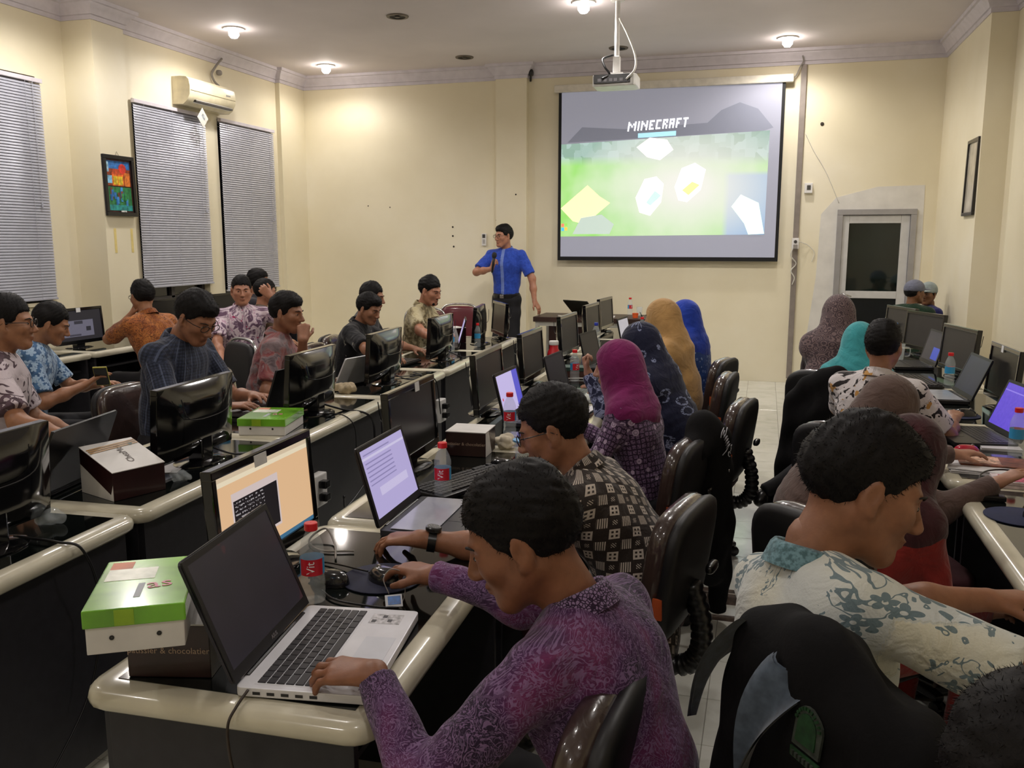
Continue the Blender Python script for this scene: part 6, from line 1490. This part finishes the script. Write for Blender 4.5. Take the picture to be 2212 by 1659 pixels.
w_ = wob(.006, 26, 4); v, q = s.mesh(.009, disp=w_); link('jacket_body', np_mesh('jacket', [(v, q)]), JK, jk)
LW = mat('white_thread', '#c9cad2', .6, var=0)
def yback(x, z):
    m = (np.abs(v[:, 0]-x) < .02) & (np.abs(v[:, 2]-z) < .02); return (v[m, 1].min() if m.any() else -.36)-.002
def strokes(pts, r=.0016): return [(x, yback(x, z), z) for x, z in pts]
sc_ = MB(); zz = []
for i in range(15):
    f = i/14; cx = .115+.05*f; cz = .865-.085*f; d = .012 if i % 2 else -.010
    zz.append((cx+d*.8, cz+d))
sc_.tube(strokes([(.098, .835)]+zz+[(.14, .755)]), .0018, 5).tube(strokes([(.14, .845), (.165, .865)]), .0018, 5)
sc_.tube(strokes([(.185+.010*math.cos(a*.7), .752+.010*math.sin(a*.7)) for a in range(8)]), .0018, 5).tube(strokes([(.19, .785), (.2, .788), (.197, .775), (.206, .773), (.2, .76)]), .0018, 5)
sc_.obj('scrawled_lettering', LW, jk, smooth=True)
MB().sell((.16, yback(.16, .69)-.001, .69), (.006, .003, .006), .8, .8, 10, 6).obj('snap_button', CHROME, jk, smooth=True)

jk2 = thing('jacket', 'black jacket with grey lining and green arch emblem over a chair', 'jacket'); to_parent(jk2, CHO['white'])
s = SDF()
s.cap((-.14, -.255, .88), (.14, -.255, .88), .062, k=.05).cap((-.16, -.30, .86), (-.2, -.33, .40), .085, .10, k=.05, flat=(0, 1, 0), ff=1.6).cap((.16, -.30, .86), (.2, -.33, .40), .085, .10, k=.05, flat=(0, 1, 0), ff=1.6)
s.cap((0, -.305, .86), (0, -.335, .34), .15, .17, k=.06, flat=(0, 1, 0), ff=2.4).cap((-.19, -.27, .90), (-.205, -.31, .52), .056, .06, k=.04).cap((-.205, -.31, .52), (-.2, -.30, .2), .055, .05, k=.03)
s.cap((-.13, -.27, .92), (-.02, -.27, .93), .05, .055, k=.04)
w_ = wob(.006, 22, 8); v, q = s.mesh(.009, disp=w_); link('jacket_body', np_mesh('jacket', [(v, q)]), JK, jk2)
def flap(tl, tr, tip, wav, ph):
    b = MB(); vs = []; fs = []; n, m = 14, 8; tl, tr, tip = [np.array(q_, float) for q_ in (tl, tr, tip)]
    for side_ in (0, 1):
        for j in range(n+1):
            t_ = j/n; e = t_**1.4
            for i in range(m+1):
                u = i/m; p = tl*(1-u)*(1-e)+tr*u*(1-e)+tip*e
                vs.append((p[0], p[1]-wav*math.sin(ph+u*5+t_*2.5)*(1-.5*t_)-.03*math.sin(t_*3.1)-.022+(.006 if side_ else 0), p[2]))
    o_ = (n+1)*(m+1)
    for j in range(n):
        for i in range(m):
            q_ = j*(m+1)+i; fs += [(q_, q_+1, q_+m+2, q_+m+1), (o_+q_+m+1, o_+q_+m+2, o_+q_+1, o_+q_)]
    return b.add(vs, fs)
flap((-.055, -.33, .945), (.035, -.335, .92), (-.095, -.37, .68), .02, .4).obj('lining', DEN, jk2, smooth=True)
flap((-.27, -.27, .84), (-.175, -.33, .95), (-.30, -.35, .70), .014, 1.2).obj('lining', DEN, jk2, smooth=True)
GE = mat('emblem_green', '#153a1b', .7, var=.2, nscale=80); GE2 = mat('emblem_grey', '#343a33', .7, var=.2, nscale=80)
def plate(pts, off, m, name, cx=.055, cz=.865):
    n = len(pts); y = [yback(cx+a, cz+b)-off for a, b in pts]
    MB().add([(cx+a, yy, cz+b) for (a, b), yy in zip(pts, y)]+[(cx+a, yy+.004, cz+b) for (a, b), yy in zip(pts, y)], [tuple(range(n)), tuple(range(2*n-1, n-1, -1))]+[(i, n+i, n+(i+1) % n, (i+1) % n) for i in range(n)]).obj(name, m, jk2)
arch = lambda w, h, z0: [(w*math.cos(RAD(a)), h+w*math.sin(RAD(a))) for a in range(0, 181, 20)]+[(-w, z0), (w, z0)]
plate(arch(.030, .012, -.028), .0, GE2, 'emblem_border'); plate(arch(.021, .010, -.018), .002, GE, 'emblem'); plate([(-.032, -.034), (.032, -.034), (.032, -.05), (-.032, -.05)], .0, GE, 'emblem_scroll')
for i in range(6): plate([(-.026+.009*i, -.038), (-.021+.009*i, -.038), (-.021+.009*i, -.046), (-.026+.009*i, -.046)], .003, GE2, 'emblem_mark')
for a in range(10, 180, 16): plate([(.026*math.cos(RAD(a+q_))+0, .012+r_*math.sin(RAD(a+q_))) if False else (r_*math.cos(RAD(a+q_)), .012+r_*math.sin(RAD(a+q_))) for q_, r_ in ((-4, .024), (4, .024), (4, .029), (-4, .029))], .003, GE, 'emblem_mark')

# black cardigan over the chair behind the turquoise scarf
cg = thing('cardigan', 'long black cardigan draped over the chair near the aisle', 'jacket'); to_parent(cg, CHO['teal'])
s = SDF().cap((-.13, -.26, .86), (.13, -.26, .86), .06, k=.05).cap((0, -.29, .8), (0, -.33, .28), .19, .22, k=.06, flat=(0, 1, 0), ff=2.6).cap((-.19, -.28, .8), (-.24, -.3, .22), .06, .055, k=.04)
v, q = s.mesh(.01, disp=wob(.007, 24, 11)); link('cloth', np_mesh('cardigan', [(v, q)]), JK, cg)
hb = thing('handbag', 'small orange-brown bag strap loop on the aisle chair', 'bag', (.20, 4.72, .60), 20); hb.scale = (.55, .55, .55)
MB().tube(curve_pts([(0, 0, .1), (-.05, 0, .04), (-.045, 0, -.06), (0, .01, -.1), (.05, .02, -.06), (.05, .02, .03), (.0, 0, .1)], 6), .018, 8).obj('strap', mat('ochre_leather', '#b8782a', .5), hb, smooth=True)
MB().sell((.03, .03, -.08), (.06, .04, .05), .6, .6, 16, 8).obj('pouch', mat('ochre_leather', '#b8782a', .5), hb, smooth=True)

# ---------------------------------------------------------------- cables, sockets and floor strips
def cable(lab, pts, r=.004, m=BLKC, name='cable', n=8): return tag(MB().tube(curve_pts(pts, n), r, 6).obj(name, m, smooth=True), lab, 'cable')
def fx(Y): return lx(Y)+.012
cable('black cable over the edge of the first left-row desk', [(lx(2.0)-.2, 1.95, .76), (lx(2.0)-.05, 1.95, .757), (fx(1.97)+.008, 1.97, .73), (fx(2.0)+.006, 2.02, .55), (fx(2.0)+.006, 1.95, .30), (fx(1.9)+.006, 1.7, .08)])
cable('black cable from the monitor by the cake box, over the desk edge', [(lx(2.9)-.22, 2.96, .80), (lx(3)-.12, 3.0, .76), (lx(3)-.03, 3.06, .757), (fx(3.08)+.012, 3.08, .72), (fx(3.1)+.006, 3.1, .5)])
cable('thick black cable looping below the green box', [(lx(3.9)-.2, 3.93, .80), (lx(4)-.1, 4.0, .757), (fx(4.05)+.012, 4.04, .73), (fx(4)+.01, 4.12, .62), (fx(4)+.01, 4.05, .42), (fx(3.8)+.02, 3.75, .33), (fx(3.6)+.06, 3.62, .42)], .006)
cable('thin dark cable hanging beside the thick loop', [(lx(3.9)-.15, 3.86, .757), (lx(3.9)-.03, 3.86, .757), (fx(3.86)+.012, 3.87, .70), (fx(3.86)+.006, 3.9, .56)], .003)
cable('black cable draped over the desk by the tablet laptop', [(lx(5)-.2, 4.95, .80), (lx(5)-.1, 5.0, .757), (lx(5)-.03, 5.12, .757), (fx(5.15)+.012, 5.16, .72), (fx(5.2)+.006, 5.25, .5)])
cable('black cable by the monitor of the khaki batik man', [(lx(6)-.2, 6.02, .82), (lx(6)-.1, 6.12, .758), (lx(6)-.03, 6.2, .758), (fx(6.2)+.012, 6.25, .72), (fx(6.3)+.006, 6.3, .4)])
cable('tangle of thin black leads behind the tablet monitor', [(lx(5)-.24, 5.08, .757), (lx(5)-.1, 5.2, .757), (lx(5)-.2, 5.3, .757), (lx(5)-.08, 5.32, .757), (lx(5)-.18, 5.2, .757)], .003)
cable('grey mouse lead curling by the checked man\'s hand', [(-1.08, 2.05, .755), (-1.14, 2.16, .757), (-1.20, 2.22, .775), (-1.22, 2.16, .757), (-1.15, 2.1, .755), (-1.06, 2.12, .755)], .003, GREYC)
cable('black mouse lead across the near glass top', [(-.95, 1.975, .762), (-1.10, 2.02, .755), (-1.16, 1.98, .755), (-1.18, 1.9, .755)], .0025)
cable('black lead from the spare mouse towards the white laptop', [(-1.01, 1.84, .757), (-.95, 1.80, .755), (-.85, 1.79, .755), (-.79, 1.80, .755)], .0025)
cable('thin brown cable hanging over the near desk end', [(-.90, 1.345, .768), (-.90, 1.305, .755), (-.90, 1.277, .735), (-.90, 1.277, .68), (-.90, 1.30, .55), (-.895, 1.30, .3), (-.9, 1.29, .004)], .003, mat('brown_cable', '#3a3028', .5))
cable('white cable bundle on the front table hanging down', [(-2.2, 9.6, .784), (-2.12, 9.5, .784), (-2.10, 9.42, .78), (-2.12, 9.38, .6), (-2.16, 9.38, .3), (-2.1, 9.36, .01)], .008, WHC)
cable('grey loop of cable lying on the front table', [(-2.2, 9.62, .785), (-2.1, 9.7, .785), (-2.0, 9.64, .785), (-2.1, 9.56, .785), (-2.22, 9.62, .785)], .006, GREYC)
cable('white lead curving between middle-row monitors', [(-1.2, 5.3, .756), (-1.05, 5.35, .756), (-.95, 5.28, .756), (-.85, 5.3, .756)], .004, WHC)
cable('black charger lead across the right-row papers', [(.74, 3.20, .754), (.76, 3.34, .79), (.84, 3.42, .795), (.95, 3.40, .792), (1.05, 3.38, .79)], .003)
cable('white earphone lead on the right-row desk', [(.95, 3.25, .754), (.90, 3.05, .757), (.95, 2.9, .757), (1.05, 2.86, .757)], .003, WHC)
cable('power lead with adapter at the right-row desk edge', [(.645, 3.12, .70), (.66, 3.13, .757), (.72, 3.16, .757), (.80, 3.18, .760)], .004)
tag(MB().box(.70, .80, 3.14, 3.18, .7512, .768).obj('power_adapter', BLKP, bevel=.004), 'black power adapter on the right-row desk edge', 'adapter')
for x, y, z, n in ((fx(3.5), 3.46, .40, 'under the green box'), (fx(5.3), 5.28, .43, 'under the tablet laptop')):
    t = thing('power_strip', 'white twin socket box on the dark desk front ' + n, 'socket', (x-.003-(.047-.0), y, z)); t.location.x = x-.047+.0+.0
    MB().box(.0, .045, 0, .11, 0, .15).obj('box', WHITE, t, bevel=.006)
    for zq in (.03, .09):
        MB().box(.045, .085, .025, .07, zq, zq+.035).obj('plug', BLKP, t, bevel=.006)
tag(MB().box(-1.62, -1.56, 2.62, 2.68, .0, .66).obj('cable_post', mat('pale_plastic_post', '#8f8a84', .5), bevel=.006), 'pale plastic cable post between left and middle desk rows', 'post')
pc = thing('computer_tower', 'black computer tower with grey drive panel between desk rows', 'computer', (-1.78, 2.18, 0), 0)
MB().box(0, .17, 0, .40, .01, .42).obj('case', BLKP, pc, bevel=.006)
MB().box(.17, .174, .03, .37, .25, .40).obj('side_panel', mat('tower_grey', '#5a5a5e', .4, metal=.3), pc)
MB().box(.05, .07, .38, .40, .42, .425).obj('yellow_label', mat('yellow_tab', '#c8a830', .5), pc)
for x in (.02, .14): MB().box(x, x+.02, .03, .37, 0, .01).obj('foot', BLKP, pc)
# weathered wooden cable covers across the aisle
WW = mat('weathered_wood', '#5a4a40', .7, var=.35, nscale=25)
for y0, y1, h, n in ((3.84, 3.98, .025, 'wide weathered wooden cable cover across the aisle tiles'), (3.66, 3.70, .012, 'thin wooden cable strip across the aisle tiles')):
    o = thing('cable_cover', n, 'floor strip', (-.62, y0, 0))
    MB().add([(0, 0, 0), (1.26, 0, 0), (1.26, y1-y0, 0), (0, y1-y0, 0), (0, (y1-y0)*.15, h), (1.26, (y1-y0)*.15, h), (1.26, (y1-y0)*.85, h), (0, (y1-y0)*.85, h)], [(3,2,1,0),(4,5,6,7),(0,1,5,4),(1,2,6,5),(2,3,7,6),(3,0,4,7)]).obj('board', WW, o)
    MB().box(.02, 1.24, (y1-y0)*.42, (y1-y0)*.5, h, h+.002).obj('pale_joint', mat('pale_wear', '#a39a90', .7, var=.3, nscale=30), o)

# ---------------------------------------------------------------- papers and small things on the desks
PAP = mat('paper', '#d6d4d6', .7, var=.05)
def sheets(lab, x, y, rz, w=.21, d=.29, n=3, m=PAP, z=ZD, name='papers', printm=None, dz=.003):
    t = thing(name, lab, 'papers', (x, y, z), rz)
    for i in range(n):
        a = RAD(random.uniform(-5, 5)); MB().at(Matrix.Rotation(a, 4, 'Z') @ Matrix.Translation((random.uniform(-.006, .006), 0, 0))).box(-w/2, w/2, -d/2, d/2, i*dz, i*dz+dz*.9).obj('sheet', m, t)
    if printm: MB().box(-w*.38, w*.38, -d*.1, d*.4, n*dz, n*dz+.0004).obj('print', printm, t)
    return t
sheets('stack of loose papers under brown booklets on the right-row desk', .86, 3.60, 80, .22, .3, 5)
sheets('brown printed booklet on the right-row paper stack', .87, 3.66, 84, .16, .24, 2, mat('brown_booklet', '#7a4630', .5, var=.3, nscale=30), ZD+.0155, 'booklet', mat('booklet_print', '#c8a088', .5, var=.4, nscale=60))
sheets('white flower-printed cloth pouch on the right-row desk', .92, 3.38, 85, .12, .22, 2, mat('flower_pouch', '#d8c8cc', .7, var=.12, nscale=40), ZD, 'pouch', mat('pouch_dots', '#c8607a', .6, var=.4, nscale=80), .012)
sheets('grey notepad beside the red mouse', .97, 3.98, 86, .1, .15, 2, PAP, ZD, 'notepad', None, .006)
sheets('white sheet folded on the left-row desk behind the cake box', -2.18, 2.78, 20, .15, .2, 1)
sheets('white sheet held beside the dark monitor of the left row', -2.62+.2, 3.30, 10, .15, .21, 1)
sheets('paper lying on the front table', -1.72, 9.6, 5, .3, .21, 2, PAP, .7805)
sheets('green sheet under a middle-row monitor base', -1.10, 4.86, 20, .14, .2, 1, mat('green_paper', '#8fc08a', .6))
sheets('white sheet under the silver laptop', -.95, 4.35, 85, .21, .28, 2)
def crumple(lab, x, y, z, r, m, seed, name='napkin'):
    s = SDF().ell((0, 0, r*.5), (r, r*.8, r*.55), k=.01); rs = np.random.RandomState(seed)
    for i in range(5): a = rs.rand()*6.28; s.ell((r*.6*math.cos(a), r*.6*math.sin(a), r*(.5+.3*rs.rand())), (r*.5, r*.35, r*.4), k=.01)
    s.cuts.append(lambda X, Y, Z: .0006-Z)
    v, q = s.mesh(r/7, disp=wob(r*.13, 4.6/r, seed)); o = link(name, np_mesh(name, [(v, q)]), m); o.location = (x, y, z)
    return tag(o, lab, name)
NAP = mat('napkin_tissue', '#cdc3ae', .9, var=.1, nscale=30)
crumple('crumpled cream bag beside the tablet laptop', -2.26, 4.47, ZD, .055, mat('cream_bag', '#b0a084', .8, var=.15, nscale=40), 3, 'paper_bag')
crumple('opened food wrapper with crumbs beside the brown patisserie box', -1.01, 3.44, ZD, .045, NAP, 5, 'wrapper')
crumple('scrunched white tissue beside the keyboard', -.905, 2.93, ZD, .02, mat('tissue_white', '#d8d6d2', .9), 7, 'tissue')
crumple('yellow bread roll on the right-row desk', .80, 6.80, ZD, .04, mat('bread', '#d8b868', .6), 9, 'bread_roll')
crumple('yellow snack wrapper beside the round blue mouse pad', .90, 3.14, ZD, .04, mat('yellow_wrap', '#c8a848', .3, coat=.6), 11, 'wrapper')
crumple('clear crushed cup on the left-row desk beside the cake box', -1.98, 2.62, ZD, .035, PETM, 13, 'plastic_cup')
crumple('clear crushed cup under the first left-row monitor', -2.06, 2.09, ZD, .04, PETM, 15, 'plastic_cup')
crumple('yellow wrapper behind the navy-screen laptop', 1.15, 5.55, ZD, .04, mat('yellow_wrap', '#c8a848', .3, coat=.6), 17, 'wrapper')
# usb stick with blue tag by the white laptop
us = thing('usb_stick', 'small blue and white tag on a grey loop by the white laptop', 'usb stick', (-.80, 1.80, ZD), 30)
MB().at(Matrix.Rotation(RAD(-40), 4, 'X')).box(-.02, .02, -.002, .002, .004, .034).obj('tag', mat('tag_white', '#c9ccd2', .3, coat=.4), us)
MB().at(Matrix.Rotation(RAD(-40), 4, 'X')).box(-.014, .016, -.0032, -.002, .010, .030).obj('blue_print', mat('tag_blue', '#2f6fc0', .3, var=.2, nscale=90), us)
MB().tube(curve_pts([(-.01, .02, .03), (-.02, .04, .06), (.0, .06, .075), (.03, .06, .06), (.03, .04, .02), (.02, .02, .005)], 6), .0013, 5).obj('loop', GREYC, us, smooth=True)
# tissue-box sized green box and dark bag between middle monitors
gb = thing('storage_box', 'dark green lidded box beside the middle-row bottles', 'box', (-1.15, 5.46, ZD), 8)
MB().box(-.09, .09, -.06, .06, 0, .05).obj('box', mat('brown_box_side', '#4a2e24', .6), gb, bevel=.003); MB().box(-.093, .093, -.063, .063, .04, .065).obj('lid', mat('dark_green_lid', '#2f4a40', .5), gb, bevel=.003)
